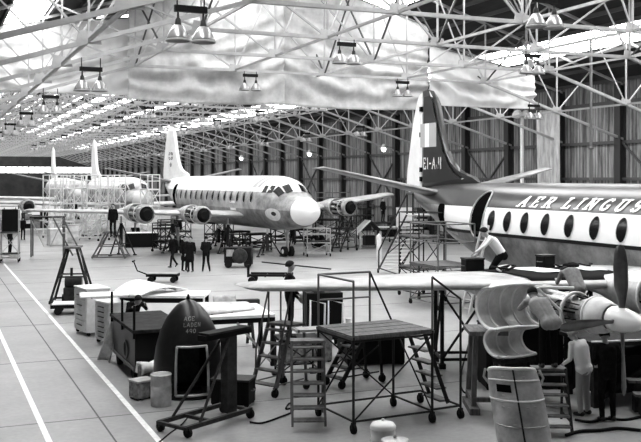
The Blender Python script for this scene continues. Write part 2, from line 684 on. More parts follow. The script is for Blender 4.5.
def band_material(name, zones, ycut=None, nose=None, sheen=0.3):
    """zones: list of (lowest z, grey, mottling); painted bands of the fuselage by height; nose: (y, grey) in front of y"""
    m = mat(name, 0.5, sheen, spec=0.5)
    nt = m.node_tree
    L = nt.links.new
    b = nt.nodes['Principled BSDF']
    tc = nt.nodes.new('ShaderNodeTexCoord')
    sp = nt.nodes.new('ShaderNodeSeparateXYZ')
    L(tc.outputs['Object'], sp.inputs[0])
    no = nt.nodes.new('ShaderNodeTexNoise')
    no.inputs['Scale'].default_value = 1.1
    no.inputs['Detail'].default_value = 6
    no.inputs['Roughness'].default_value = 0.7
    L(tc.outputs['Object'], no.inputs['Vector'])

    def col(g, var):
        rp = nt.nodes.new('ShaderNodeValToRGB')
        rp.color_ramp.elements[0].position = 0.36
        rp.color_ramp.elements[1].position = 0.64
        a, c = g * (1 - var), min(1, g * (1 + var))
        rp.color_ramp.elements[0].color = (a, a, a, 1)
        rp.color_ramp.elements[1].color = (c, c, c, 1)
        L(no.outputs['Fac'], rp.inputs['Fac'])
        return rp.outputs['Color']

    def step(sock, v, gt=True):
        n = nt.nodes.new('ShaderNodeMath')
        n.operation = 'GREATER_THAN' if gt else 'LESS_THAN'
        n.inputs[1].default_value = v
        L(sock, n.inputs[0])
        return n.outputs[0]

    def mix(f, a, c):
        n = nt.nodes.new('ShaderNodeMixRGB')
        L(f, n.inputs[0])
        L(a, n.inputs[1])
        L(c, n.inputs[2])
        return n.outputs[0]

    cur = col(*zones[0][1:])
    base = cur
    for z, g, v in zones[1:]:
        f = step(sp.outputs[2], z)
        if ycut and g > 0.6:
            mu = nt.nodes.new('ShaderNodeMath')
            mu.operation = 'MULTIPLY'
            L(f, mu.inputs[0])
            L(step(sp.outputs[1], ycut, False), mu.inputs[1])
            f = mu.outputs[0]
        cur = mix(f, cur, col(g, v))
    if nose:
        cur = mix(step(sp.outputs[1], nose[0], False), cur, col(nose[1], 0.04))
    L(cur, b.inputs['Base Color'])
    return m


FOIL = [(0, 0), (.03, .30), (.1, .5), (.3, .62), (.55, .5), (.8, .24), (1, .02), (.8, -.16), (.55, -.32), (.3, -.4), (.1, -.34), (.03, -.2)]


def wing_mesh(stations):
    """stations: (x, y leading edge, y trailing edge, z, thickness)"""
    m = MB()
    st = []
    for a, b in zip(stations[:-1], stations[1:]):
        for k in range(3):
            st.append([p + (q - p) * k / 3 for p, q in zip(a, b)])
    st.append(list(stations[-1]))
    l = list(st[-1])
    dx = 1 if l[0] > 0 else -1
    st.append([l[0] + .18 * dx, l[1] + .12 * (l[2] - l[1]), l[2] - .05 * (l[2] - l[1]), l[3], l[4] * .55])
    st.append([l[0] + .28 * dx, l[1] + .4 * (l[2] - l[1]), l[2] - .2 * (l[2] - l[1]), l[3], l[4] * .05])
    rings = [[(x, y0 + (y1 - y0) * u, z + t * w) for u, w in FOIL] for x, y0, y1, z, t in st]
    return m.rings(rings, True, True)


def fin_mesh(poly, th):
    n = len(poly)
    cy = sum(p[0] for p in poly) / n
    cz = sum(p[1] for p in poly) / n
    inner = [(cy + (y - cy) * .82, cz + (z - cz) * .86) for y, z in poly]
    m = MB()
    for s in (-1, 1):
        vs = [(0.012 * s, y, z) for y, z in poly] + [(th / 2 * s, y, z) for y, z in inner]
        fs = [(k, (k + 1) % n, n + (k + 1) % n, n + k) for k in range(n)] + [tuple(range(n, 2 * n))]
        m.add(vs, fs)
    vs = [(-.012, y, z) for y, z in poly] + [(.012, y, z) for y, z in poly]
    m.add(vs, [(k, (k + 1) % n, n + (k + 1) % n, n + k) for k in range(n)])
    return m


FIN = [(-5.2, 4.4), (-4.2, 4.62), (-3.6, 4.85), (-3.2, 5.15), (-2.75, 5.7), (-2.4, 6.4), (-2.1, 7.2), (-1.8, 8.0), (-1.55, 8.3), (-1.1, 8.4), (-.62, 8.36), (-.52, 4.1)]
RUD = [(-.58, 4.12), (-.68, 8.34), (-.3, 8.2), (.12, 7.2), (.72, 4.9), (.80, 4.3), (.62, 4.02)]


def airliner(name, label, loc, rz, stretch, skin, fin_mat, rud_mat, wing_z=(2.0, 2.5), right=14.1, left=14.1, port_dz=0.0, lod=0):
    t = thing(name, label, 'airliner', loc, rz, 'airliners parked nose to tail')
    B = Body(stretch)
    E = B.len
    B.mesh().build('fuselage', skin, t)
    fin_mesh([(y + E, z) for y, z in FIN], .26).build('fin', fin_mat, t)
    fin_mesh([(y + E, z) for y, z in RUD], .16).build('rudder', rud_mat, t)
    for s in (-1, 1):
        wing_mesh([(s * .3, E - 3.35, E - 1.0, 3.95, .26), (s * 5.3, E - 2.45, E - 1.35, 5.02, .12)]).build('tailplane', 'tail_metal', t)
    zr, zt = wing_z
    for s, span in ((-1, right), (1, left)):
        dz = port_dz if s > 0 else 0
        def Z(x):
            return zr + (zt - zr + dz) * (x - 1.5) / 12.6
        def LE(x):
            return 6.5 + .25 * x / 14
        def TE(x):
            return 12.9 - 5.05 * x / 14
        xs = [0.6, 4.5, 8.0, span]
        wing_mesh([(s * x, LE(x), TE(x), Z(x), .46 - .30 * x / 14) for x in xs]).build('wing', 'wing_metal', t)
    return t, B


mat('tail_metal', 0.2, 0.4, metal=0.2, var=0.25, scale=2)

# -------- stroke lettering for the painted titles
def arc(cx, cy, rx, ry, a0, a1, n=10):
    return [(cx + rx * math.cos(math.radians(a0 + (a1 - a0) * k / n)), cy + ry * math.sin(math.radians(a0 + (a1 - a0) * k / n))) for k in range(n + 1)]


GLYPH = {
    'A': ([[(0, 0), (.42, 1)], [(.42, 1), (.72, 0)], [(.17, .36), (.6, .36)]], [(0, 0), (.72, 0)]),
    'E': ([[(.1, 0), (.1, 1)], [(.1, 1), (.62, 1), (.62, .82)], [(.1, .52), (.46, .52)], [(.1, 0), (.64, 0), (.64, .2)]], [(.1, 0), (.1, 1)]),
    'R': ([[(.1, 0), (.1, 1)], [(.1, 1)] + arc(.36, .75, .26, .25, 90, -90) + [(.1, .5)], [(.36, .5), (.68, 0)]], [(.1, 0), (.1, 1), (.68, 0)]),
    'L': ([[(.1, 0), (.1, 1)], [(.1, 0), (.6, 0), (.6, .22)]], [(.1, 0), (.1, 1)]),
    'I': ([[(.12, 0), (.12, 1)]], [(.12, 0), (.12, 1)]),
    'N': ([[(.1, 0), (.1, 1)], [(.1, 1), (.66, 0)], [(.66, 0), (.66, 1)]], [(.1, 0), (.1, 1), (.66, 1)]),
    'G': ([arc(.4, .5, .34, .5, 50, 320, 14) + [(.66, .42), (.46, .42)]], []),
    'U': ([[(.1, 1), (.1, .28)] + arc(.36, .28, .26, .28, 180, 360) + [(.62, 1)]], [(.1, 1), (.62, 1)]),
    'S': ([arc(.36, .74, .24, .26, 30, 250, 9) + arc(.36, .26, .26, .26, 80, -150, 9)], []),
    'J': ([[(.56, 1), (.56, .28)] + arc(.30, .28, .26, .28, 0, -180, 8)], []),
    '-': ([[(.08, .48), (.42, .48)]], []),
    '0': ([arc(.36, .5, .3, .5, 0, 360, 16)], []), '4': ([[(.5, 0), (.5, 1), (.08, .32), (.68, .32)]], []), '9': ([arc(.36, .68, .28, .32, 0, 360, 12), [(.64, .68), (.5, 0)]], []),
    'D': ([[(.1, 0), (.1, 1)], [(.1, 1)] + arc(.22, .5, .42, .5, 90, -90) + [(.1, 0)]], []),
}


def letters(text, h, w, gap, slant, serif=True, wide=1.0):
    """per letter: quads of (u, v), v up, u along the reading direction"""
    out, u = [], 0.0
    for ch in text:
        if ch == ' ':
            u += h * 0.75
            continue
        strokes, feet = GLYPH[ch]
        quads = []
        for s in strokes:
            for (a, b), (c, d) in zip(s[:-1], s[1:]):
                x0, y0, x1, y1 = a * h * wide, b * h, c * h * wide, d * h
                l = math.hypot(x1 - x0, y1 - y0) or 1
                ww = w * (.6 if serif and abs(y1 - y0) < abs(x1 - x0) * .5 else 1)
                nx, ny = -(y1 - y0) / l * ww / 2, (x1 - x0) / l * ww / 2
                ex, ey = (x1 - x0) / l * ww * .35, (y1 - y0) / l * ww * .35
                k = max(1, int(l / (h * .3)))
                for i in range(k):
                    f0, f1 = i / k, (i + 1) / k
                    ax, ay = x0 - ex + (x1 - x0 + 2 * ex) * f0, y0 - ey + (y1 - y0 + 2 * ey) * f0
                    bx, by = x0 - ex + (x1 - x0 + 2 * ex) * f1, y0 - ey + (y1 - y0 + 2 * ey) * f1
                    quads.append([(ax + nx, ay + ny), (bx + nx, by + ny), (bx - nx, by - ny), (ax - nx, ay - ny)])
        if serif:
            for a, b in feet:
                X = a * h * wide
                quads.append([(X - w * 1.05, b * h - w * .25), (X + w * 1.05, b * h - w * .25), (X + w * 1.05, b * h + w * .25), (X - w * 1.05, b * h + w * .25)])
        out.append([[(x + u + slant * y, y) for x, y in q] for q in quads])
        u += max(p[0] for s in strokes for p in s) * h * wide + gap
    return out, u - gap


# ================= the dark topped airliner at the right
mat('tail_green', 0.028, 0.3, spec=0.5)
skin_al = band_material('livery_dark_top', [(0, .15, .6), (2.74, .84, .03), (3.6, .032, .25)], ycut=20.2, sheen=0.28)
AL, B2 = airliner('airliner', 'airliner with dark upper body, white window band and large white lettering, right of the hangar', (19.5, 10.8, 0), 0, -0.4,
                  skin_al, 'tail_green', 'white_paint', wing_z=(1.95, 2.4), right=13.3)
E2 = B2.len
Y_ = lambda Y: Y - 10.8
for Yw in (27.04, 26.08, 25.1, 24.0, 22.82, 21.65, 20.5, 19.35):
    for s in (-1,):
        w = B2.ellipse(Y_(Yw), 3.16, .215, .345, s, .014, 3, 22).build('window', 'glass_dark', AL)
        B2.ring(Y_(Yw), 3.16, .225, .352, s, .009).build('window_frame', 'off_white', w)
# thin dark line under the white band
pl = []
y = Y_(19.0)
while y < Y_(30.6):
    pl.append([(y, 2.64), (y + .4, 2.64), (y + .4, 2.75), (y, 2.75)])
    y += .4
B2.poly(pl, -1).build('cheat_line', 'gloss_black', AL)
q, wd = letters('AER LINGUS', .30, .075, .25, .40, True, 1.05)
# the reading direction runs towards the nose
y_start, y_end = Y_(25.75), Y_(20.0)
k = (y_start - y_end) / (wd + .1)
for L_ in q:
    B2.poly([[(y_start - u * k, 3.69 + v) for u, v in Q] for Q in L_], -1, .02).build('letter', 'white_paint', AL)
# rear doorway: black patch for the shaded interior, with a bright rim, and the door leaf swung out
d = B2.ellipse(Y_(27.95), 3.33, .40, .79, -1, .016, 3, 28, 2.6).build('doorway', 'opening_shade', AL)
B2.ring(Y_(27.98), 3.33, .43, .82, -1, .032, p=2.4).build('door_rim', 'mid_metal', d)
h2 = B2.ellipse(Y_(30.95), 3.15, .36, .5, -1, .016, 3, 22, 4).build('access_opening', 'opening_shade', AL)
B2.poly([[(Y_(30.3), 2.6), (Y_(29.5), 2.5), (Y_(29.5), 2.62), (Y_(30.3), 2.9)]], -1).build('skin_patch', 'light_metal', AL)
# fin markings on the starboard side
def fin_poly(quads, x=-.145):
    m = MB()
    for qd in quads:
        m.add([(x, a, b) for a, b in qd], [tuple(range(len(qd)))])
    return m


for (a, b, mm) in ((E2 - 1.05, E2 - .66, 'flag_light'), (E2 - 1.4, E2 - 1.05, 'white_paint'), (E2 - 2.0, E2 - 1.4, 'flag_light')):
    fin_poly([[(a, 5.95), (b, 5.95), (b, 6.95), (a, 6.95)]]).build('flag_stripe', mm, AL)
q, wd = letters('EI-AJI', .44, .062, .15, 0, False, .9)
for L_ in q:
    fin_poly([[(E2 - .95 - u * 1.45 / wd, 5.04 + v) for u, v in Q] for Q in L_], -.165).build('registration_letter', 'white_paint', AL)
ed = []
for (a, b), (c, dd) in zip(FIN[1:8], FIN[2:9]):
    ed.append([(E2 + a + .10, b), (E2 + c + .10, dd), (E2 + c + .17, dd), (E2 + a + .22, b - .04)])
fin_poly(ed, -.13).build('fin_edge_line', 'white_paint', AL)
for z in (4.6, 5.0, 6.5, 7.6):
    MB().box(-.12, .12, E2 - .68, E2 - .52, z - .1, z + .1).build('rudder_hinge', 'black', AL)

# engine 1 of the right airliner: open nacelle with the propeller
def nacelle_shell(t, xc, zc, y0, y1, r0, r1, name, m, n=24, a0=0, a1=2 * math.pi, solid=.02):
    mb = MB()
    pr = [(r0 * .9, y0), (r0, y0 + .12), ((r0 + r1) * .51, (y0 + y1) / 2), (r1, y1)]
    rings = []
    for r, yy in pr:
        rings.append([(xc + r * math.cos(a0 + (a1 - a0) * k / n), yy, zc + r * math.sin(a0 + (a1 - a0) * k / n)) for k in range(n + 1)])
    mb.rings(rings, False)
    return mb.build(name, m, t, solid=solid)


def blade_mesh(xc, yc, zc, ang, R=1.4):
    """one propeller blade in the plane of the disc, twisted"""
    rings = []
    ux, uz = math.cos(ang), math.sin(ang)
    for f, w, tw, th in ((.12, .10, 70, .09), (.25, .16, 60, .07), (.45, .25, 45, .05), (.7, .27, 32, .035), (.9, .22, 24, .025), (.98, .13, 22, .015), (1.0, .04, 22, .008)):
        c = Vector((xc + ux * R * f, yc, zc + uz * R * f))
        tw = math.radians(tw)
        e = Vector((-uz * math.cos(tw), math.sin(tw), ux * math.cos(tw)))
        nrm = Vector((ux, 0, uz)).cross(e)
        rings.append([c + e * (w / 2) * a + nrm * th / 2 * b for a, b in ((-1, 0), (-.4, .8), (.3, 1), (1, 0), (.3, -1), (-.4, -.8))])
    return MB().rings(rings, True, True)


def engine(t, xc, zc, yf, prop=True, ang0=math.radians(92), s=1.0, back=0.0, m='light_metal', mc='engine_metal'):
    """yf: y of the fire wall; the engine points to -y; s: radius scale"""
    nac = MB()
    nac.rings([[(xc + r * s * math.cos(2 * math.pi * k / 24), yy, zc + r * s * math.sin(2 * math.pi * k / 24) * sq + dz) for k in range(24)]
               for yy, r, sq, dz in ((yf, .62, 1, 0), (yf + .7, .62, .9, 0.02), (yf + 1.6 + back, .5, .6, .06), (yf + 3.4 + back, .2, .4, .08), (yf + 4.0 + back, .05, .3, .1))], True, True)
    n = nac.build('nacelle', m, t)
    c = MB()
    c.lathe([(r * s, h) for r, h in ((.20, 0), (.34, .05), (.36, .35), (.44, .4), (.44, .75), (.33, .8), (.30, 1.25), (.42, 1.32), (.46, 1.6), (.40, 1.8), (.30, 1.95), (.26, 2.05))], (xc, yf, zc), (0, -1, 0), 24)
    c.build('engine_core', mc, n)
    for k in range(8):
        a = 2 * math.pi * k / 8
        cans = MB()
        p = Vector((xc + .42 * s * math.cos(a), yf + .02, zc + .42 * s * math.sin(a)))
        cans.tube(p, p + Vector((-.07 * s * math.cos(a), -1.0, -.07 * s * math.sin(a))), .10 * s, .12 * s, 10)
        cans.build('flame_tube', 'light_metal', n)
    r2 = random.Random(int(abs(xc) * 10))
    for k in range(14):
        a = r2.uniform(0, 6.28)
        b = a + r2.uniform(-.7, .7)
        rr = r2.uniform(.46, .56) * s
        MB().path([(xc + rr * math.cos(a), yf + .05, zc + rr * math.sin(a)), (xc + rr * math.cos(a), yf - .5, zc + rr * math.sin(a)),
                   (xc + rr * math.cos(b), yf - .8, zc + rr * math.sin(b)), (xc + (rr - .1) * math.cos(b), yf - r2.uniform(1.2, 1.9), zc + (rr - .1) * math.sin(b))], r2.uniform(.012, .026), 6).build('pipe', 'black', n)
    for yy, r in ((yf - .02, .62), (yf - 1.0, .57), (yf - 1.6, .54)):
        r *= s
        MB().lathe([(r - .04, -.03), (r + .01, -.03), (r + .01, .03), (r - .04, .03), (r - .04, -.03)], (xc, yy, zc), (0, -1, 0), 28, False).build('frame_ring', 'off_white', n)
    if prop:
        nacelle_shell(t, xc, zc, yf - 2.05, yf - 1.6, .42 * s, .53 * s, 'intake_cowl', 'off_white')
        sp = MB().lathe([(.235, 0), (.24, .12), (.23, .28), (.19, .48), (.13, .65), (.07, .75), (.02, .79)], (xc, yf - 2.1, zc), (0, -1, 0), 28).build('spinner', 'spinner_white', t)
        for k in range(4):
            blade_mesh(xc, yf - 2.32, zc, ang0 + k * math.pi / 2).build('propeller_blade', 'blade_metal', sp)
    return n


mat('spinner_white', 0.85, 0.25, spec=0.6)
mat('blade_metal', 0.16, 0.35, metal=0.4, var=0.3, scale=2)
engine(AL, -7.72, 1.99, 5.0, s=.66, back=.5)
br = lambda *p: [G(*q) - Vector((19.5, 10.8, 0)) for q in p]
for a_, b_ in (((535, 287, 2.5), (574, 288, 2.48)), ((537, 288, 2.49), (561, 311, 2.03)), ((561, 311, 2.03), (561, 325, 1.76))):
    p_, q_ = br(a_, b_)
    MB().tube(p_, q_, .03).build('engine_bearer', 'white_paint', AL)
engine(AL, -4.25, 1.95, 5.6, prop=False, s=.85)

# ================= the white airliner in the middle
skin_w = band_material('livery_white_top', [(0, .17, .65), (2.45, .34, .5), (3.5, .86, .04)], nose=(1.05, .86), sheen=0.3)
a0_, a1_ = Vector((19.8, 47.6)), Vector((17.5, 71.5))
rzw = -math.atan2(a1_.x - a0_.x, a1_.y - a0_.y)
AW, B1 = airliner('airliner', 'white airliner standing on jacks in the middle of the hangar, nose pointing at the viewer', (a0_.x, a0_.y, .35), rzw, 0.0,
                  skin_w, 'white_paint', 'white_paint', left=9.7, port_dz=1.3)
for i in range(14):
    w = B1.ellipse(5.0 + 1.02 * i, 3.16, .2, .33, -1, .014, 2, 16).build('window', 'glass_dark', AW)
    B1.ring(5.0 + 1.02 * i, 3.16, .215, .34, -1, .02).build('window_frame', 'light_metal', w)


def cockpit(B, t, m='glass_dark'):
    # windscreen panes wrapped round the nose
    for s in (-1, 1):
        for u0, u1, v0, v1, ya, yb in ((.10, .44, 0, 1, 2.02, 2.55), (.52, .86, 0, 1, 2.08, 2.68)):
            def fn(u, v):
                a = math.radians(90 - (8 + 82 * (u0 + (u1 - u0) * u)) * .72)
                yy = ya + (yb - ya) * v + .25 * (u0 + (u1 - u0) * u) ** 2
                x, y_, z = B.pt(yy, a)
                return (s * (x + .02), y_ - .02, z + .02)
            MB().grid(fn, 5, 4).build('windscreen_pane', m, t)
        for y0 in (2.85, 3.42):
            q = [(y0, 3.44), (y0 + .46, 3.44), (y0 + .44, 3.86), (y0 + .1, 3.84)]
            B.poly([q], s, .02).build('cockpit_side_window', m, t)


cockpit(B1, AW)
# grey stripes behind the cockpit, doors and patches of the stripped skin
for y0, y1, mm in ((3.95, 4.25, 'flag_light'), (4.5, 4.95, 'flag_light'), (5.15, 5.25, 'mid_metal')):
    MB().grid(lambda u, v: (lambda p: (p[0] * 1.006 - .0, p[1], p[2] + .008))(B1.pt(y0 + (y1 - y0) * u + .9 * abs(v - .5), math.radians(35 + 110 * v))), 2, 16).build('roof_stripe', mm, AW)
B1.poly([[(7.4, 2.3), (8.25, 2.3), (8.25, 2.9), (7.4, 2.9)]], -1).build('cargo_panel', 'white_paint', AW)
B1.ellipse(2.6, 2.2, .8, .36, -1, .03, 3, 22).build('radome_patch', 'off_white', AW)
B1.ellipse(2.45, 2.25, .26, .12, -1, .04, 2, 14).build('inspection_hatch', 'dark_metal', AW)
dd = B1.ellipse(19.0, 3.1, .4, .8, -1, .016, 3, 22, 3).build('doorway', 'opening_shade', AW)
# emblem on the fin: crossed flag above a small badge
e = B1.len
fl = fin_poly([[(e - 1.75, 5.75), (e - .85, 5.75), (e - .85, 6.35), (e - 1.75, 6.35)]], -.15).build('fin_flag', 'flag_dark' if 'flag_dark' in MATS else 'dark_metal', AW)
fin_poly([[(e - 1.75, 5.99), (e - .85, 5.99), (e - .85, 6.11), (e - 1.75, 6.11)], [(e - 1.37, 5.75), (e - 1.23, 5.75), (e - 1.23, 6.35), (e - 1.37, 6.35)],
          [(e - 1.75, 5.75), (e - 1.67, 5.75), (e - .85, 6.3), (e - .85, 6.35), (e - .93, 6.35)], [(e - 1.75, 6.35), (e - 1.67, 6.35), (e - .85, 5.8), (e - .85, 5.75), (e - .93, 5.75)]], -.155).build('flag_cross', 'white_paint', fl)
fin_poly([[(e - 1.45, 5.2), (e - 1.15, 5.2), (e - 1.05, 5.4), (e - 1.3, 5.58), (e - 1.55, 5.4)]], -.15).build('fin_badge', 'mid_metal', AW)
for s, xs in ((-1, (8.3, 4.9)), (1, (4.9,))):
    for x in xs:
        zc = 2.02 + .5 * (x - 1.5) / 12.6 + (.3 if s > 0 else 0)
        engine(AW, s * x, zc, 6.1, prop=False, s=.92, m='mid_metal', mc='black')
        nacelle_shell(AW, s * x, zc, 4.25, 4.6, .48, .54, 'intake_cowl', 'mid_metal')
        MB().lathe([(.47, 0), (.2, .03), (.16, .3), (.02, .34)], (s * x, 4.5, zc), (0, -1, 0), 20).build('gear_case', 'black', AW)


def landing_leg(t, x, y, ztop, r=.34):
    g = MB().tube((x, y, ztop), (x, y, r), .09)
    g.tube((x, y + .5, ztop), (x, y + .05, r + .5), .05)
    lg = g.build('landing_gear_leg', 'mid_metal', t)
    for s in (-1, 1):
        w = MB().tube((x + s * .1, y, r), (x + s * .32, y, r), r, n=18)
        o = w.build('wheel', 'rubber', lg)
        MB().tube((x + s * .31, y, r), (x + s * .34, y, r), r * .45, n=14).build('wheel_hub', 'off_white', o)
    return lg


ng = landing_leg(AW, 0, 3.3, 1.6, .30)
ng.location.z = -.33
for s in (-1, 1):
    m_ = landing_leg(AW, s * 4.9, 8.6, 1.6, .42)
    m_.location.z = -.33
for s in (-1, 1):
    landing_leg(AL, s * 4.25, 8.4, 1.7, .45)

# ================= two more airliners behind, in line
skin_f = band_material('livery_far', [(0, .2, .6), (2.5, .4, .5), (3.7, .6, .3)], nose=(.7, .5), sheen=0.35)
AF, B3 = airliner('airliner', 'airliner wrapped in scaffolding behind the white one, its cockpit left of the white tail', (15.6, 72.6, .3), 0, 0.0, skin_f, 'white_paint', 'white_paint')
cockpit(B3, AF)
for s in (-1, 1):
    for x in (4.9, 8.3):
        engine(AF, s * x, 2.1, 6.1, prop=False, s=.92, m='mid_metal', mc='black')
    landing_leg(AF, s * 4.9, 8.6, 1.6, .42).location.z = -.3
landing_leg(AF, 0, 3.3, 1.6, .30).location.z = -.3
for i in range(11):
    B3.ellipse(5.0 + 1.1 * i, 3.16, .23, .33, -1, .014, 1, 12).build('window', 'glass_dark', AF)
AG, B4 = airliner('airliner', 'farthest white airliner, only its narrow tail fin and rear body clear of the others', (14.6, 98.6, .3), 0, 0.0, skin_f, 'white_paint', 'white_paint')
for s in (-1, 1):
    landing_leg(AG, s * 4.9, 8.6, 1.6, .42).location.z = -.3
landing_leg(AG, 0, 3.3, 1.6, .30).location.z = -.3

# ------------------------------------------------------------------ lamps
def ordinal(n):
    return ['first', 'second', 'third', 'fourth', 'fifth', 'sixth', 'seventh', 'eighth', 'ninth', 'tenth', 'eleventh', 'twelfth', 'thirteenth'][n]


def lamp_pair(label, x, y, zbar, ztop, group, n=18, rz=0.0):
    t = thing('twin_lamp', label, 'lamp', (x, y, zbar), rz, group)
    MB().box(-.36, .36, -.06, .06, -.07, .07).build('crossbar', 'black', t)
    MB().tube((-.3, 0, .05), (-.3, 0, ztop - zbar + .02), .018, n=6).build('hanger_rod', 'tube_dark', t)
    MB().tube((.3, 0, .05), (.3, 0, ztop - zbar + .02), .018, n=6).build('hanger_rod', 'tube_dark', t)
    for s in (-.28, .28):
        h = MB().lathe([(.02, -.05), (.03, -.2), (.06, -.24), (.075, -.36)], (s, 0, 0), n=12).build('lamp_holder', 'tube_dark', t)
        sh = MB().lathe([(.075, -.36), (.11, -.38), (.19, -.50), (.245, -.62), (.26, -.70), (.24, -.70), (.18, -.52), (.1, -.40)], (s, 0, 0), n=n, caps=False).build('lamp_shade', 'lamp_glass', t)
        MB().lathe([(.255, -.67), (.275, -.68), (.275, -.715), (.25, -.715)], (s, 0, 0), n=n, caps=False).build('shade_rim', 'lamp_rim', sh)
    return t


rows = ((4.8, 'left side'), (13.9, 'centre left'), (22.0, 'centre right'), (30.0, 'right wall'))
for x, nm in rows:
    for k, n_ in enumerate(range(-1, 22, 2)):
        y = 25 + 5.44 * n_
        if (x == 22.0 or x == 30.0) and n_ < 1:
            continue
        kk = k - (1 if x > 20 else 0)
        lz = low_z(x)
        lx, dz_ = (x, 0) if n_ > -1 else ((5.2, 0) if x < 10 else (14.5, -.3))
        lamp_pair('pair of bell lamps, %s from the front, row along the %s' % (ordinal(kk), nm), lx, y - .12, low_z(lx) + dz_ - (.22 if x > 10 else .4), low_z(lx) - .05,
                  'twin roof lamps', 18 if n_ < 8 else 10)
for i, n_ in enumerate((8, 11, 15, 22)):
    y = 25 + 5.44 * n_
    t = thing('wall_lamp', 'bright lamp glowing on the right wall, %s of four from the front' % ordinal(i), 'lamp', (XW - .45, y, 7.2), 0, 'glowing wall lamps')
    MB().beam((.05, 0, 0), (-.9, 0, .15), .05).build('bracket', 'rail_steel', t)
    MB().lathe([(.08, .2), (.2, .05), (.34, -.15), (.30, -.15), (.1, .1)], (-.95, 0, .12), n=14).build('lamp_shade', 'off_white', t)
    MB().ball((-.95, 0, -.12), .19, .19, .22).build('bulb', 'lamp_lit', t)

# white pole with two lamps at the top, and the pleated sheet beside it
t = thing('pole_lamp', 'white pole carrying two white lamp bowls, beside the pleated hanging sheet', 'lamp', (35.2, 49.6, 0))
MB().tube((0, 0, 0), (0, 0, 8.7), .12, n=10).build('pole', 'tube_white', t)
MB().beam((-.45, .0, 8.62), (.35, 0, 8.62), .09).build('crossbar', 'tube_white', t)
for s in (-.35, .3):
    MB().lathe([(.05, .35), (.2, .3), (.34, .1), (.36, -.12), (.1, -.2)], (s, 0, 8.7), n=14).build('lamp_bowl', 'off_white', t)
m = MB()
m.grid(lambda u, v: (35.45 + .14 * math.sin(u * 30) * (1 - .3 * v), 46.1 + 2.2 * u * (1 - .15 * (1 - v)), 8.9 * v + .02), 60, 6)
o = m.build('hanging_sheet', 'canvas_grey', solid=.02)
tag(o, 'long pleated pale sheet hanging down the right wall beside the white pole', 'curtain')
t = thing('drop_pipe', 'thin grey pipe dropping from the roof in front of the right wall', 'pipe', (30.7, 37.4, 0))
MB().tube((0, 0, 0), (0, 0, 11.6), .07, n=8).build('pipe', 'tube_grey', t)
MB().lathe([(.07, 0), (.14, .02), (.14, .12), (.07, .14)], (0, 0, 6.1), n=10).build('pipe_joint', 'tube_grey', t)
t = thing('hoist', 'hoist cable with a small hook hanging from the roof right of the dark fin', 'hoist', (22.35, 31.2, 0))
MB().tube((0, 0, 9.4), (0, 0, 12.2), .05, n=6).build('cable', 'tube_grey', t)
MB().tube((.16, 0, 9.4), (.16, 0, 12.2), .03, n=6).build('cable', 'tube_grey', t)
MB().box(-.1, .26, -.08, .08, 9.15, 9.45).build('pulley_block', 'mid_metal', t)
MB().path([(.08, 0, 9.15), (.08, 0, 8.9), (.0, 0, 8.82), (-.05, 0, 8.9)], .02).build('hook', 'tube_dark', t)


# ------------------------------------------------------------------ stands, steps and scaffolds
def bar(t, name, p, q, r, m, n=8):
    return MB().tube(p, q, r, n=n).build(name, m, t)


def castor(t, x, y, r=.09, m='rubber'):
    c = MB().tube((x - .03, y, r), (x + .03, y, r), r, n=14).build('castor', m, t)
    MB().box(x - .045, x + .045, y - .02, y + .02, r, 2.3 * r).build('castor_fork', 'tube_dark', c)
    return c


def mobile_steps(label, loc, rz, w, n, top, run, m='tube_grey', tread='tread', rail=.9, landing=.5, group=None, wheels=True, back=True, td=.20, r=.022):
    """steps climb towards +y; the foot of the steps is at the origin"""
    t = thing('step_stand', label, 'steps', loc, rz, group)
    for s in (-w / 2, w / 2):
        MB().beam((s, 0, .1), (s, run, top), .04, .09).build('stringer', m, t)
        if back:
            MB().beam((s, run + landing, top), (s, run + landing + .1, .1), .04, .05).build('back_leg', m, t)
            bar(t, 'brace', (s, .15, .25), (s, run + landing, .25), r * .8, m)
            bar(t, 'brace', (s, run * .35, top * .35), (s, run + landing + .05, top * .75), r * .7, m)
        if rail:
            a, b, c = (s, .15, .2 + rail), (s, run, top + rail), (s, run + landing, top + rail)
            bar(t, 'handrail', a, b, r, m)
            bar(t, 'handrail', b, c, r, m)
            bar(t, 'rail_post', (s, .12, .2), a, r, m)
            bar(t, 'rail_post', (s, run, top), b, r, m)
            bar(t, 'rail_post', (s, run + landing, top), c, r, m)
        if wheels:
            castor(t, s, .02)
            castor(t, s, run + landing + .1)
    for k in range(n):
        f = (k + .6) / n
        MB().box(-w / 2 + .02, w / 2 - .02, run * f - td * .55, run * f + td * .45, .1 + (top - .1) * f - .03, .1 + (top - .1) * f).build('tread', tread, t)
    if landing:
        MB().box(-w / 2 - .03, w / 2 + .03, run - .02, run + landing + .05, top - .04, top + .01).build('landing', tread, t)
    return t


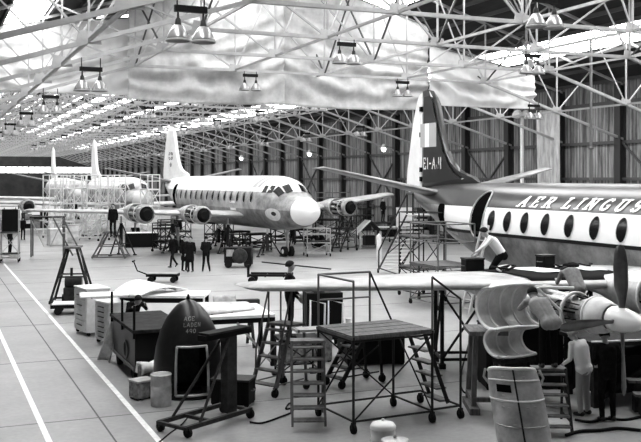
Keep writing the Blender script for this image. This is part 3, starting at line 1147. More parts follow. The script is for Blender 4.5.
def tower(name, label, cat, loc, rz, w, d, levels, rail=.95, m='tube_grey', deck='wood', r=.025, group=None, wheels=True, xb=True, toe=True):
    """square tube scaffold centred on the origin, decks at the given heights"""
    t = thing(name, label, cat, loc, rz, group)
    top = levels[-1] + rail
    cs = [(-w / 2, -d / 2), (w / 2, -d / 2), (w / 2, d / 2), (-w / 2, d / 2)]
    for x, y in cs:
        bar(t, 'post', (x, y, .1), (x, y, top), r, m)
        if wheels:
            castor(t, x, y)
        else:
            MB().box(x - .08, x + .08, y - .08, y + .08, 0, .12).build('foot_plate', m, t)
    prev = .22
    for lz in levels:
        MB().box(-w / 2 - .04, w / 2 + .04, -d / 2 - .02, d / 2 + .02, lz - .05, lz).build('deck', deck, t)
    zs = [.22] + [lz - .08 for lz in levels] + ([levels[-1] + rail * .55, top] if rail else [])
    for z in zs:
        for k in range(4):
            (x0, y0), (x1, y1) = cs[k], cs[(k + 1) % 4]
            bar(t, 'rail', (x0, y0, z), (x1, y1, z), r * .8, m, 6)
    if xb:
        zz = [.22] + [lz - .08 for lz in levels]
        for z0, z1 in zip(zz[:-1], zz[1:]):
            for k in range(4):
                (x0, y0), (x1, y1) = cs[k], cs[(k + 1) % 4]
                bar(t, 'brace', (x0, y0, z0), (x1, y1, z1), r * .65, m, 6)
    return t


def jack(label, loc, h, spread=.8, m='dark_metal', group='aircraft jacks'):
    t = thing('aircraft_jack', label, 'jack', loc, 0, group)
    for k in range(3):
        a = math.radians(90 + 120 * k)
        x, y = spread * math.cos(a), spread * math.sin(a)
        MB().tube((x, y, .06), (.07 * math.cos(a), .07 * math.sin(a), h * .78), .05, .04).build('leg', m, t)
        MB().lathe([(.12, 0), (.12, .05), (.05, .08)], (x, y, 0), n=12).build('foot', m, t)
        MB().tube((x * .6, y * .6, h * .3), (.05 * math.cos(a), .05 * math.sin(a), h * .3), .025).build('stay', m, t)
    MB().tube((0, 0, h * .2), (0, 0, h * .82), .10, n=14).build('cylinder', m, t)
    MB().tube((0, 0, h * .8), (0, 0, h), .055, n=12).build('ram', 'light_metal', t)
    return t


def chest(name, label, cat, loc, rz, w, d, h, body, lid=None, handles=True, group=None, battens=True):
    t = thing(name, label, cat, loc, rz, group)
    MB().box(-w / 2, w / 2, -d / 2, d / 2, .03, h).build('body', body, t, bevel=.012)
    MB().box(-w / 2 - .015, w / 2 + .015, -d / 2 - .015, d / 2 + .015, h, h + .045).build('lid', lid or body, t, bevel=.01)
    for x in (-w / 2 + .06, w / 2 - .06):
        for y in (-d / 2 + .06, d / 2 - .06):
            MB().box(x - .04, x + .04, y - .04, y + .04, 0, .035).build('foot', 'black', t)
    if battens:
        for x in (-w * .3, w * .3):
            MB().box(x - .035, x + .035, -d / 2 - .015, -d / 2 + .002, .05, h - .03).build('batten', body, t)
    if handles:
        for s in (-1, 1):
            MB().path([(s * (w / 2), -.08, h * .6), (s * (w / 2 + .05), -.06, h * .6), (s * (w / 2 + .05), .06, h * .6), (s * (w / 2), .08, h * .6)], .012).build('handle', 'tube_grey', t)
    return t


def drum(name, label, loc, r, h, body, lid, group=None, lidh=.05, bail=False):
    t = thing(name, label, 'drum', loc, 0, group)
    MB().lathe([(r * .97, 0), (r, .01), (r, h * .31), (r * 1.04, h * .33), (r, h * .35), (r, h * .64), (r * 1.04, h * .66), (r, h * .68), (r, h)], n=28).build('body', body, t)
    if lid:
        MB().lathe([(r * 1.05, h - .03), (r * 1.06, h + .01), (r * .9, h + lidh * .6), (r * .3, h + lidh), (.01, h + lidh)], n=28).build('lid', lid, t)
        MB().lathe([(.02, h + lidh - .01), (.03, h + lidh + .03), (.005, h + lidh + .045)], n=12).build('knob', lid, t)
    else:
        MB().lathe([(r * 1.0, h - .02), (r * 1.05, h), (r * 1.0, h + .02), (r * .95, h), (r * 1.0, h - .02)], n=28, caps=False).build('rim', body, t)
    return t


# ---- central wide wooden steps and the two platforms under the right airliner's wing
mobile_steps('wide wooden steps in the foreground centre, leading up to the plank platform', tuple(G(309, 432)), math.radians(-20), .60, 7, 1.54, .62, m='wood', tread='tread', rail=0, landing=.28, wheels=False, td=.24)

t = tower('work_platform', 'large tube frame work platform with plank deck, right of the wide wooden steps', 'platform', (7.83, 15.8, 0), math.radians(4), 1.7, 1.4, [1.74], rail=0, m='tube_dark', deck='wood', r=.026)
for y in (-.7, .7):
    bar(t, 'outrigger', (.85, y, .25), (1.5, y, .25), .022, 'tube_dark')
    castor(t, 1.5, y)
bar(t, 'outrigger_rail', (1.5, -.7, .25), (1.5, .7, .25), .022, 'tube_dark')
bar(t, 'outrigger_post', (1.5, -.7, .2), (1.5, -.7, 2.3), .024, 'tube_dark')
bar(t, 'outrigger_stay', (1.5, -.7, 2.3), (.85, -.7, 2.75), .022, 'tube_dark')
for x, y in ((-.85, -.7), (-.85, .7), (.3, .7), (.85, -.7)):
    bar(t, 'rail_post', (x, y, 1.7), (x, y, 2.75), .022, 'tube_grey')
bar(t, 'guard_rail', (-.85, -.7, 2.75), (-.85, .7, 2.75), .022, 'tube_grey')
bar(t, 'guard_rail', (-.85, .7, 2.75), (.3, .7, 2.75), .022, 'tube_grey')
bar(t, 'guard_rail', (-.85, .7, 2.25), (.3, .7, 2.25), .018, 'tube_grey')
bar(t, 'guard_rail', (.3, .7, 2.75), (.8, .7, 1.76), .022, 'tube_dark')
for k in range(4):
    MB().box(-.88, .88, -.70 + .355 * k, -.38 + .355 * k, 1.742, 1.765).build('plank', 'wood', t)
for k in range(6):
    z = .28 + .25 * k
    x = 1.42 - .09 * k
    MB().box(x - .12, x + .12, -.3, .3, z - .03, z).build('tread', 'tread', t)
for y in (-.31, .31):
    MB().beam((1.48, y, .22), (.9, y, 1.72), .035, .07).build('stringer', 'tube_dark', t)

mobile_steps('tubular steel steps with handrails, left of the wide wooden steps', (6.5, 18.45, 0), math.radians(-62), .66, 5, 1.45, .55, m='tube_grey', tread='tread', rail=.75, landing=.4, r=.02)
t = thing('scaffold_board', 'pale scaffold board bridging from the steel steps to the plank platform', 'board', (6.94, 16.85, 1.6), math.radians(-6))
MB().box(-.34, .42, -.2, .2, 0, .05).build('board', 'wood_light', t)
for x in (-.3, .38):
    MB().box(x - .02, x + .02, -.205, .205, -.005, .055).build('end_band', 'tube_grey', t)
mobile_steps('short steel steps behind the plank platform, facing left', (8.2, 18.6, 0), math.radians(-75), .55, 5, 1.15, .75, m='tube_dark', tread='tread', rail=0, landing=.35)
t = tower('work_stand', 'low steel work stand under the wing that the standing man uses', 'stand', (7.85, 19.85, 0), math.radians(-10), .9, .8, [.95], rail=0, m='tube_dark', deck='wood_dark', wheels=False)

# ---- tall T shaped trestle on castors at the left
t = thing('wing_trestle', 'dark steel T-shaped trestle on castors with diagonal stays, left foreground', 'trestle', (5.3, 17.0, 0), math.radians(30))
MB().box(-.14, .14, -.09, .09, .12, 1.6).build('column', 'dark_metal', t, bevel=.01)
MB().box(-.75, .55, -.10, .10, 1.58, 1.68).build('crossbeam', 'black', t)
MB().box(-.7, .5, -.14, .14, 1.68, 1.72).build('padding', 'wood_dark', t)
for y in (-.35, .35):
    MB().beam((-1.5, y, .17), (.25, y, .17), .07, .08).build('base_rail', 'dark_metal', t)
    MB().tube((-1.15, y, .2), (-.1, y * .25, 1.55), .028).build('stay', 'dark_metal', t)
    castor(t, -1.45, y)
    castor(t, .22, y)
for x in (-1.5, -.85, .2):
    MB().beam((x, -.38, .17), (x, .38, .17), .06).build('base_tie', 'dark_metal', t)

chest('tool_chest', 'open black tool chest on the floor behind the T-shaped trestle', 'chest', (5.72, 18.05, 0), math.radians(-35), .8, .5, .5, 'black', 'dark_metal')

# ---- dark nose fairing with a doorway, standing on the floor
def fairing():
    t = thing('nose_fairing', 'black pointed nose fairing standing upright with a framed opening and chalk writing', 'fairing', (5.12, 19.35, 0), math.radians(-8))
    prof = [(.72, 0), (.73, .35), (.72, .7), (.67, 1.05), (.57, 1.38), (.43, 1.66), (.27, 1.86), (.12, 1.97), (.02, 2.0)]
    m = MB()
    N = 40

    def R(z):
        return interp([(h, r) for r, h in prof], z)[0]
    zs = [0, .1, .2, .35, .5, .7, .85, 1.0, 1.1, 1.2, 1.35, 1.5, 1.66, 1.78, 1.88, 1.95, 1.99, 2.0]
    P = lambda k, z: (R(z) * math.cos(2 * math.pi * k / N), R(z) * math.sin(2 * math.pi * k / N), z)
    vs = [P(k, z) for z in zs for k in range(N)]
    fs = []
    for i in range(len(zs) - 1):
        for k in range(N):
            a = (k + .5) * 360 / N
            if 243 < a < 297 and .08 < (zs[i] + zs[i + 1]) / 2 < 1.1:
                continue
            k2 = (k + 1) % N
            fs.append((i * N + k, i * N + k2, (i + 1) * N + k2, (i + 1) * N + k))
    m.add(vs, fs, True)
    sh = m.build('shell', 'nose_dark', t, solid=.03)
    fr = []
    A0, A1 = math.radians(243), math.radians(297)
    for z0, z1, a0, a1 in ((.1, 1.1, A0, A0), (1.1, 1.1, A0, A1), (1.1, .1, A1, A1), (.1, .1, A1, A0)):
        fr += [((R(z0 + (z1 - z0) * k / 8) + .02) * math.cos(a0 + (a1 - a0) * k / 8), (R(z0 + (z1 - z0) * k / 8) + .02) * math.sin(a0 + (a1 - a0) * k / 8), z0 + (z1 - z0) * k / 8) for k in range(9)]
    MB().path(fr, .028, 6).build('opening_frame', 'light_metal', t)
    MB().lathe([(.03, 1.98), (.045, 2.02), (.02, 2.12)], n=10).build('tip_fitting', 'black', t)
    for txt, zb, off in (('AGE', 1.62, -.12), ('LADEN', 1.50, -.14), ('490', 1.38, -.10)):
        q, wd = letters(txt, .075, .010, .024, .1, False)
        for L_ in q:
          sq = MB()
          for Q in L_:
            vs = []
            for u, v in Q:
                z = zb + v
                a = math.radians(268) + (u + off) / R(z)
                vs.append(((R(z) + .022) * math.cos(a), (R(z) + .022) * math.sin(a), z))
            sq.add(vs, [tuple(range(len(vs)))])
          sq.build('chalk_letter', 'chalk', t)
    MB().box(-.25, .25, .1, .18, .2, .95).build('inner_frame', 'dark_metal', t)
    MB().box(-.3, .3, -.1, .2, .0, .06).build('inner_floor', 'dark_metal', t)
fairing()

drum('oil_drum', 'grey metal bin on the floor in front of the black nose fairing', tuple(G(161, 405)), .21, .62, 'galvanised', None)
chest('crate', 'grey wooden crate on the floor left of the metal bin', 'crate', tuple(G(142, 398)), math.radians(20), .42, .36, .36, 'crate', 'wood_light', handles=False)
t = thing('parcel', 'white cloth covered parcel resting on a grey box behind the metal bin', 'parcel', tuple(G(152, 388)), math.radians(12))
MB().box(-.28, .28, -.14, .14, 0, .5).build('box', 'crate', t, bevel=.01)
MB().grid(lambda u, v: (-.31 + .62 * u, -.17 + .34 * v, .55 + .04 * math.sin(6 * u + 3 * v) - .20 * max(0, abs(2 * v - 1) - .75) * 4), 12, 8).build('cloth', 'cloth_white', t, solid=.05)

# ---- long black trolley bench and the clutter around it
t = thing('trolley_bench', 'long black trolley bench behind the metal bin, wheel emblem on its side', 'bench', (4.85, 22.9, 0), 0)
MB().box(-.6, .6, -2.2, .6, .22, 1.12).build('body', 'gloss_black', t, bevel=.02)
MB().box(-.66, .66, -2.26, .66, 1.12, 1.2).build('top', 'wood_dark', t, bevel=.01)
for y in (-1.7, .1):
    for s in (-.5, .5):
        w = MB().tube((s - .06, y, .2), (s + .06, y, .2), .2, n=18).build('wheel', 'rubber', t)
MB().lathe([(.2, 0), (.23, .02), (.2, .04), (.17, .02), (.2, 0)], (-.6, -1.2, .6), (-1, 0, 0), 24, False).build('wheel_emblem', 'tube_grey', t)
MB().box(-.64, -.61, -2.2, .6, .28, .34).build('side_rail', 'tube_grey', t)
for y in (-2.2, -.8, .55):
    MB().tube((-.62, y, 1.0), (-.62, y, 1.75), .03).build('stake', 'black', t)

t = thing('leaning_panel', 'curved grey panel leaning against the side of the black trolley bench', 'panel', tuple(G(103, 362)), math.radians(-62))
MB().grid(lambda u, v: (-.22 + .44 * u * (1 - .55 * v * v) + .1 * v, .16 * math.sin(math.pi * u) + .38 * v, .02 + 1.0 * v), 10, 10).build('sheet', 'mid_metal', t, solid=.03)
MB().path([(-.22 + .1 * v, .38 * v, .02 + v) for v in (0, .25, .5, .75, 1)], .018).build('edge_strip', 'light_metal', t)

def cabinet(label, loc, rz, w, d, h, n):
    t = thing('tool_cabinet', label, 'cabinet', loc, rz, 'pale tool cabinets')
    MB().box(-w / 2, w / 2, -d / 2, d / 2, .1, h).build('body', 'off_white', t, bevel=.01)
    MB().box(-w / 2 - .02, w / 2 + .02, -d / 2 - .02, d / 2 + .02, h, h + .04).build('top', 'white_paint', t)
    for s in (-1, 1):
        for y in (-1, 1):
            castor(t, s * (w / 2 - .06), y * (d / 2 - .08), .05)
    for k in range(n):
        z0 = .14 + (h - .18) * k / n
        dr = MB().box(-w / 2 + .03, w / 2 - .03, -d / 2 - .02, -d / 2 + .01, z0 + .012, z0 + (h - .18) / n - .012).build('drawer', 'off_white', t)
        MB().tube((-w * .2, -d / 2 - .04, z0 + (h - .18) / n * .5), (w * .2, -d / 2 - .04, z0 + (h - .18) / n * .5), .014).build('handle', 'black', dr)
    return t


cabinet('tall pale tool cabinet at the left end of the workbench clutter', tuple(G(92, 333)), math.radians(-80), 1.1, .7, 1.35, 4)
cabinet('pale cabinet of narrow drawers behind the leaning curved panel', tuple(G(112, 343)), math.radians(-75), .9, .6, 1.15, 7)
t = thing('work_table', 'dark framed work table with a white top behind the black nose fairing', 'table', (6.75, 22.1, 0), math.radians(-6))
MB().box(-1.0, 1.15, -.7, .7, 1.2, 1.27).build('table_top', 'cloth_white', t)
for x in (-.95, 1.1):
    for y in (-.65, .65):
        MB().box(x - .05, x + .05, y - .05, y + .05, 0, 1.2).build('leg', 'black', t)
MB().box(-.95, 1.1, -.68, -.62, 1.08, 1.2).build('apron', 'black', t)
MB().beam((1.05, -.65, .1), (.2, -.65, 1.1), .06).build('brace', 'wood_light', t)


t = thing('work_table', 'long table with a white top beyond the black trolley bench', 'table', (6.0, 26.3, 0), math.radians(-25))
MB().box(-.95, 1.5, -.6, .6, 1.24, 1.31).build('table_top', 'cloth_white', t)
for x in (-.85, 1.4):
    for y in (-.52, .52):
        MB().box(x - .05, x + .05, y - .05, y + .05, 0, 1.24).build('leg', 'black', t)
MB().box(-.85, 1.4, -.56, -.5, 1.1, 1.24).build('apron', 'black', t)


def wing_panel(label, loc, rz, w, d, m, curve, tilt=0.0):
    t = thing('skin_panel', label, 'panel', loc, rz, 'removed skin panels')
    MB().grid(lambda u, v: (-w / 2 + w * u, -d / 2 + d * v + .2 * u, .02 + curve * math.sin(math.pi * v) * (1 - .5 * u) + tilt * v), 12, 10).build('sheet', m, t, solid=.03)
    for k in (.25, .6):
        MB().path([(-w / 2 + w * k, -d / 2 + d * v + .2 * k, .02 + curve * math.sin(math.pi * v) * (1 - .5 * k) + tilt * v - .04) for v in (0.02, .2, .4, .6, .8, .98)], .02, 6).build('rib', 'mid_metal', t)
    return t


wing_panel('curved pale wing panel lying on the white table top', (6.7, 22.2, 1.28), math.radians(10), 1.7, .9, 'light_metal', .26)
wing_panel('big bowed white panel on the long white table beyond the black trolley bench', (5.75, 26.3, 1.32), math.radians(-60), 1.0, 1.9, 'white_paint', .32)
wing_panel('flat white sheet on top of the pale cabinets at the left', tuple(G(104, 296, 1.42)), math.radians(-8), 1.3, .8, 'white_paint', .08)
wing_panel('long white flap panel lying on a trestle, right of the black nose fairing', (7.3, 24.2, 1.03), math.radians(-5), 2.2, 1.0, 'white_paint', .12)
t = thing('trestle', 'low dark trestle carrying the long white flap panel', 'trestle', (7.3, 24.2, 0), math.radians(-5))
MB().box(-1.0, 1.0, -.06, .06, .92, 1.02).build('beam', 'wood_dark', t)
for s in (-.85, .85):
    for y in (-.4, .4):
        MB().beam((s, y, 0), (s, y * .1, .95), .07).build('leg', 'wood_dark', t)
wing_panel('pale grey panel standing behind the T-shaped trestle', tuple(G(226, 322, .6)), math.radians(-4), .7, .25, 'mid_metal', .05, tilt=.7)
chest('crate', 'wide mottled grey crate on the floor behind the steel steps', 'crate', (8.75, 21.6, 0), math.radians(-4), 1.2, .7, .72, 'crate', 'mid_metal', handles=False)
chest('crate', 'large black crate on the floor behind the plank platform, papers on its lid', 'crate', (10.3, 21.0, 0), math.radians(-14), 1.45, 1.3, .75, 'black', 'mid_metal', handles=True)
t = thing('document_pile', 'white papers and clips spread on the large black crate', 'papers', (10.15, 21.15, .797), math.radians(-10))
for k, (x, y, a) in enumerate(((-.3, .1, .2), (.1, .2, -.3), (.35, -.05, .5), (-.1, -.1, .1))):
    MB().obox((x, y, .01 + .012 * k), .42, .3, .01, a).build('sheet', 'paper', t)
MB().tube((-.3, .3, .0), (-.3, .3, .22), .08, n=14).build('cup', 'light_metal', t)

# ---- cowlings, wooden stand and ladder at the right
def half_shell(label, loc, rz, rx, rzz, ln, a0, a1, ribs, m_in='cowl_metal', tilt=0.0, group='removed engine cowlings'):
    t = thing('cowling', label, 'cowling', loc, rz, group)
    prof = lambda v: 1 - .10 * (2 * v - 1) ** 2
    a0, a1 = math.radians(a0), math.radians(a1)
    MB().grid(lambda u, v: (rx * prof(v) * math.cos(a0 + (a1 - a0) * u), ln * (v - .5), rzz + rzz * prof(v) * math.sin(a0 + (a1 - a0) * u)), 24, 10).build('skin', m_in, t, solid=.02)
    for k in range(ribs):
        v = .03 + .94 * k / (ribs - 1)
        MB().path([(rx * (prof(v) - .03) * math.cos(a0 + (a1 - a0) * i / 20), ln * (v - .5), rzz + rzz * (prof(v) - .03) * math.sin(a0 + (a1 - a0) * i / 20)) for i in range(21)], .022 if k not in (0, ribs - 1) else .032, 6).build('rib', 'white_paint', t)
    for a in (a0, a1):
        MB().path([(rx * prof(v / 8) * math.cos(a), ln * (v / 8 - .5), rzz + rzz * prof(v / 8) * math.sin(a)) for v in range(9)], .025, 6).build('edge_strip', 'off_white', t)
    return t


t = thing('timber_stand', 'rough timber stand with a square top under the large open cowling', 'stand', (10.3, 15.72, 0), math.radians(-24))
for x, y in ((-.32, -.35), (.28, -.35), (.28, .4), (-.32, .4)):
    MB().beam((x, y, 0), (x * .8, y * .75, 1.52), .10).build('leg', 'wood', t)
MB().box(-.4, .36, -.42, .5, 1.52, 1.6).build('top', 'wood', t)
MB().beam((-.32, -.35, .25), (.28, -.35, .25), .09).build('cross_rail', 'wood', t)
MB().beam((-.32, -.35, .25), (-.32, .4, .25), .09).build('cross_rail', 'wood', t)
MB().box(-.42, -.22, -.6, .5, 0, .12).build('sole_plate', 'wood', t)
half_shell('large open cowling on the timber stand, hollow ribbed side facing the viewer', (10.72, 15.35, 1.61), math.radians(-88), .52, .45, 1.25, 84, 282, 5)
half_shell('smaller open cowling just below the large one, beside the timber stand', (10.4, 14.9, 1.17), math.radians(-88), .42, .29, .92, 84, 282, 4)
t2 = thing('low_trestle', 'low dark trestle under the smaller open cowling', 'trestle', (10.42, 14.95, 0), 0)
MB().box(-.4, .4, -.16, .16, 1.06, 1.14).build('top', 'wood_dark', t2)
for x in (-.34, .34):
    for y in (-.12, .12):
        MB().beam((x, y, 0), (x, y, 1.08), .06).build('leg', 'wood_dark', t2)

t = thing('cowling', 'tall upright light metal cowling with a dark slot, standing on the floor at the front', 'cowling', (9.3, 13.0, 0), math.radians(-32), 'removed engine cowlings')
W = lambda v: .45 * (1 - .12 * v ** 6)
D = lambda v: .42 * (1 - .25 * v * v)
def cw(u, v):
    a = math.radians(180 + 180 * u)
    top = 0.0
    return (W(v) * math.cos(a) - .22 * v, D(v) * math.sin(a) + .30 * v, .02 + 1.36 * v - .10 * abs(2 * u - 1) ** 3 * v ** 4)
MB().grid(cw, 28, 20).build('skin', 'light_metal', t, solid=.02)
for v, rr in ((0.03, .018), (.32, .012), (.62, .02), (.86, .016), (1.0, .03)):
    MB().path([Vector(cw(i / 24, v)) + Vector((0, -.012, 0)) for i in range(25)], rr, 6).build('band', 'white_paint' if rr > .015 else 'mid_metal', t)
MB().path([Vector(cw(.5, v / 12)) + Vector((0, -.015, 0)) for v in range(13)], .016, 6).build('centre_seam', 'dark_metal', t)
sl = MB().grid(lambda u, v: Vector(cw(.24 + .2 * u, .72 + .09 * v)) + Vector((0, -.022, 0)), 6, 3).build('slot', 'opening_shade', t)
for u, v in ((.3, .55), (.38, .54), (.6, .55), (.7, .56), (.42, .35), (.7, .33), (.35, .9), (.62, .9), (.33, .68)):
    p = Vector(cw(u, v))
    MB().obox(p + Vector((0, -.02, 0)), .05, .025, .022).build('latch', 'light_metal', t)
for s in (0, 1):
    MB().path([Vector(cw(s, .8)) + Vector((0, 0, 0)), Vector(cw(s, .88)) + Vector(((s - .5) * .16, 0, .02)), Vector(cw(s, .97)) + Vector(((s - .5) * .1, 0, .06))], .022).build('hinge_arm', 'light_metal', t)

# step ladder for the man at the engine
mobile_steps('wooden stepladder under the engine that the grey jacketed man stands on', (10.25, 13.42, 0), math.radians(-26), .56, 6, 1.10, .58, m='wood_dark', tread='tread', rail=0, landing=.25, wheels=False, td=.16)

# dark engine stand with benches at the lower right
t = thing('engine_stand', 'heavy dark trestle stand under the engine at the right edge', 'stand', (13.35, 15.3, 0), math.radians(-12))
for x in (-.9, .9):
    for y in (-.6, .6):
        MB().box(x - .07, x + .07, y - .07, y + .07, 0, 1.25).build('leg', 'wood_dark', t)
MB().box(-1.05, 1.05, -.75, .75, 1.25, 1.33).build('top', 'wood_dark', t)
MB().box(-1.05, 1.05, -.76, -.70, 1.33, 1.36).build('edge_strip', 'off_white', t)
for y in (-.6, .6):
    MB().beam((-.9, y, .1), (.9, y, 1.2), .09).build('brace', 'wood_dark', t)
MB().box(-.85, .85, -.55, .55, .25, 1.0).build('box', 'black', t)
for k in range(2):
    t = thing('plank', ('upper' if k else 'lower') + ' of two planks lying on supports at the far right, behind the dark clothed man', 'plank', (13.25 + .1 * k, 13.8 + .3 * k, .0), math.radians(-28))
    MB().box(-.7, 1.0, -.14, .14, .38 + .2 * k, .43 + .2 * k).build('board', 'wood', t)
    for x in (-.5, .8):
        MB().box(x - .08, x + .08, -.12, .12, 0, .38 + .2 * k).build('support', 'wood_dark', t)

# two lidded cans at the very front
drum('paint_can', 'pale drum with a white domed lid at the bottom edge of the view', tuple(G(383, 462)), .20, .58, 'off_white', 'white_paint', lidh=.09)
drum('paint_can', 'dark drum with a speckled lid in front of the white lidded drum', tuple(G(395, 476)), .21, .55, 'dark_metal', 'mid_metal', lidh=.04)

# hoses and cables on the floor
def cable(label, pts, r=.018, m='rubber'):
    pp = []
    P = [Vector((x, y, r + .002)) for x, y in pts]
    for i in range(len(P) - 1):
        p0, p1, p2, p3 = P[max(i - 1, 0)], P[i], P[i + 1], P[min(i + 2, len(P) - 1)]
        for k in range(6):
            s = k / 6
            pp.append(.5 * ((2 * p1) + (p2 - p0) * s + (2 * p0 - 5 * p1 + 4 * p2 - p3) * s * s + (3 * p1 - p0 - 3 * p2 + p3) * s ** 3))
    pp.append(P[-1])
    o = MB().path(pp, r, 6).build('cable', m)
    return tag(o, label, 'cable', 'cables on the floor')


g2 = lambda *a: [tuple(G(x, y))[:2] for x, y in a]
cable('dark cable on the floor between the T-shaped trestle and the wide wooden steps', g2((250, 423), (262, 424), (280, 418), (293, 412), (290, 404), (286, 410), (296, 408)))
cable('thin cable running from the T-shaped trestle to the bottom left of the floor', g2((190, 415), (182, 425), (170, 434), (158, 444)), .014)
cable('black cable trailing across the floor by the feet of the dark clothed man', g2((566, 437), (580, 433), (600, 432), (618, 430), (641, 432)), .03)
cable('second cable looping on the floor behind the stepladder, towards the right edge', g2((575, 421), (590, 423), (606, 420), (625, 421), (641, 418)), .025)
cable('loop of cable on the floor left of the timber stand', g2((470, 340), (464, 362), (460, 380), (463, 392), (470, 395)), .02)

# ------------------------------------------------------------------ people: one continuous body mesh, hair as a part
def person(label, loc, rz, pose=None, top='overall_dark', legs='overall_dark', hair='hair', look=(0, 0), vox=.02, group=None, lift=0.0, coat=0.0, held=None):
    """faces local -y; pose overrides joint places"""
    J = dict(pel=(0, 0, .96), che=(0, 0, 1.32), nek=(0, .01, 1.50), hed=(0, -.02, 1.635),
             shL=(.18, 0, 1.42), elL=(.25, .03, 1.14), haL=(.25, -.06, .90), shR=(-.18, 0, 1.42), elR=(-.25, .03, 1.14), haR=(-.25, -.06, .90),
             hiL=(.09, 0, .93), knL=(.11, -.02, .50), anL=(.11, .02, .09), hiR=(-.09, 0, .93), knR=(-.11, -.02, .50), anR=(-.11, .02, .09))
    J.update(pose or {})
    J = {k: Vector(v) for k, v in J.items()}
    segs = []          # p, q, r0, r1, tag
    add = lambda p, q, r0, r1, tg: segs.append((Vector(p), Vector(q), r0, r1, tg))
    up = (J['nek'] - J['pel']).normalized()
    sx = (J['shL'] - J['shR']).normalized()
    fw = up.cross(sx).normalized() * -1 if up.cross(sx).y > 0 else up.cross(sx).normalized()
    fw = sx.cross(up).normalized()
    if fw.y > 0 and abs(J['nek'].y) < .25:
        fw = -fw
    for s in (-1, 1):
        o = sx * (.06 * s)
        add(J['pel'] + o, J['che'] + o * 1.15, .115, .13, 'top')
        add(J['che'] + o * 1.15, J['nek'] - up * .09 + o * .8, .13, .085, 'top')
        add(J['pel'] + o - up * .02, J['pel'] + o - up * .08, .12, .11, 'legs')
    add(J['pel'], J['che'], .125, .135, 'top')
    add(J['che'], J['nek'] - up * .1, .135, .09, 'top')
    if coat:
        add(J['pel'], J['pel'] - up * coat, .125, .135, 'top')
        for s in (-1, 1):
            add(J['pel'] + sx * .06 * s, J['pel'] + sx * .07 * s - up * coat, .122, .128, 'top')
    add(J['shL'], J['shR'], .065, .065, 'top')
    add(J['nek'] - up * .06, J['nek'] + (J['hed'] - J['nek']) * .5, .056, .052, 'skin')
    for s in 'LR':
        add(J['sh' + s], J['el' + s], .058, .047, 'top')
        add(J['el' + s], J['ha' + s], .046, .034, 'top')
        add(J['hi' + s], J['kn' + s], .095, .066, 'legs')
        add(J['kn' + s], J['an' + s], .066, .052, 'legs')
        a = J['an' + s]
        kd = (J['an' + s] - J['kn' + s]).normalized()
        ft = Vector((0, -1, 0)) - kd * (Vector((0, -1, 0)).dot(kd))
        ft = ft.normalized() if ft.length > .2 else Vector((0, -1, 0))
        add(a + kd * .04 - ft * .04, a + kd * .05 + ft * .15, .045, .035, 'shoe')
        # hand: palm, four fingers of unequal length, thumb from the side of the palm
        h = J['ha' + s]
        d = (h - J['el' + s]).normalized()
        side, nrm = perp(d)
        if abs(d.z) > .6:
            side = Vector((0, -1, 0)) - d * d.dot(Vector((0, -1, 0)))
            side.normalize()
            nrm = d.cross(side) * (1 if s == 'L' else -1)
        w = h + d * .10
        for k in (-.022, .022):
            add(h + side * k * .6, w + side * k, .022, .017, 'skin')
        for k, ln in ((-.034, .06), (-.011, .075), (.012, .08), (.034, .068)):
            b = w + side * k
            m1 = b + d * ln * .55 + nrm * -.008
            add(b, m1, .0105, .0095, 'skin')
            add(m1, m1 + d * ln * .4 - nrm * .03, .0095, .008, 'skin')
        tb = h + d * .035 + side * .03
        t1 = tb + d * .035 + side * .03
        add(tb, t1, .013, .011, 'skin')
        add(t1, t1 + d * .03 - nrm * .01, .011, .009, 'skin')
    # head
    H = J['hed']
    R = Matrix.Rotation(math.radians(look[0]), 3, 'Z') @ Matrix.Rotation(math.radians(look[1]), 3, 'X')
    hp = lambda x, y, z: H + R @ Vector((x, y, z))
    add(hp(0, .015, .035), hp(0, -.012, .03), .085, .082, 'skin')
    add(hp(0, -.01, 0), hp(0, -.035, -.065), .072, .045, 'skin')
    add(hp(0, -.085, .02), hp(0, -.112, -.012), .012, .016, 'skin')
    for s in (-1, 1):
        add(hp(.083 * s, .015, .015), hp(.085 * s, .022, -.02), .014, .010, 'skin')
        add(hp(.03 * s, -.085, .035), hp(.045 * s, -.078, .035), .012, .010, 'skin')
    add(hp(-.02, -.083, -.045), hp(.02, -.083, -.045), .009, .009, 'skin')
    mb = MB()
    for p, q, r0, r1, tg in segs:
        if (q - p).length > 1e-4:
            mb.tube(p, q, r0, r1, 12)
        mb.ball(p, r0, n=12, m=8)
        mb.ball(q, r1, n=12, m=8)
    me0 = bpy.data.meshes.new('body')
    me0.from_pydata(mb.v, [], mb.f)
    me0.update()
    tmp = bpy.data.objects.new('body', me0)
    C.objects.link(tmp)
    md = tmp.modifiers.new('r', 'REMESH')
    md.mode = 'VOXEL'
    md.voxel_size = vox
    ms = tmp.modifiers.new('s', 'SMOOTH')
    ms.iterations = 3 if vox < .02 else 1
    ms.factor = .5
    bpy.context.view_layer.update()
    dg = bpy.context.evaluated_depsgraph_get()
    me = bpy.data.meshes.new_from_object(tmp.evaluated_get(dg))
    bpy.data.objects.remove(tmp)
    bpy.data.meshes.remove(me0)
    me.name = 'body'
    me.materials.clear()
    tags = ['skin', 'top', 'legs', 'shoe']
    for m in ('skin', top, legs, 'shoe'):
        me.materials.append(MATS[m])
    n = len(me.polygons)
    cen = np.empty(n * 3)
    me.polygons.foreach_get('center', cen)
    cen = cen.reshape(n, 3)
    best = np.full(n, 1e9)
    idx = np.zeros(n, dtype=np.int32)
    for p, q, r0, r1, tg in segs:
        p_, q_ = np.array(p), np.array(q)
        dv = q_ - p_
        L2 = max(dv.dot(dv), 1e-9)
        tt = np.clip(((cen - p_) @ dv) / L2, 0, 1)
        ds = np.linalg.norm(cen - (p_ + tt[:, None] * dv), axis=1) - (r0 + (r1 - r0) * tt)
        k = ds < best
        best[k] = ds[k]
        idx[k] = tags.index(tg)
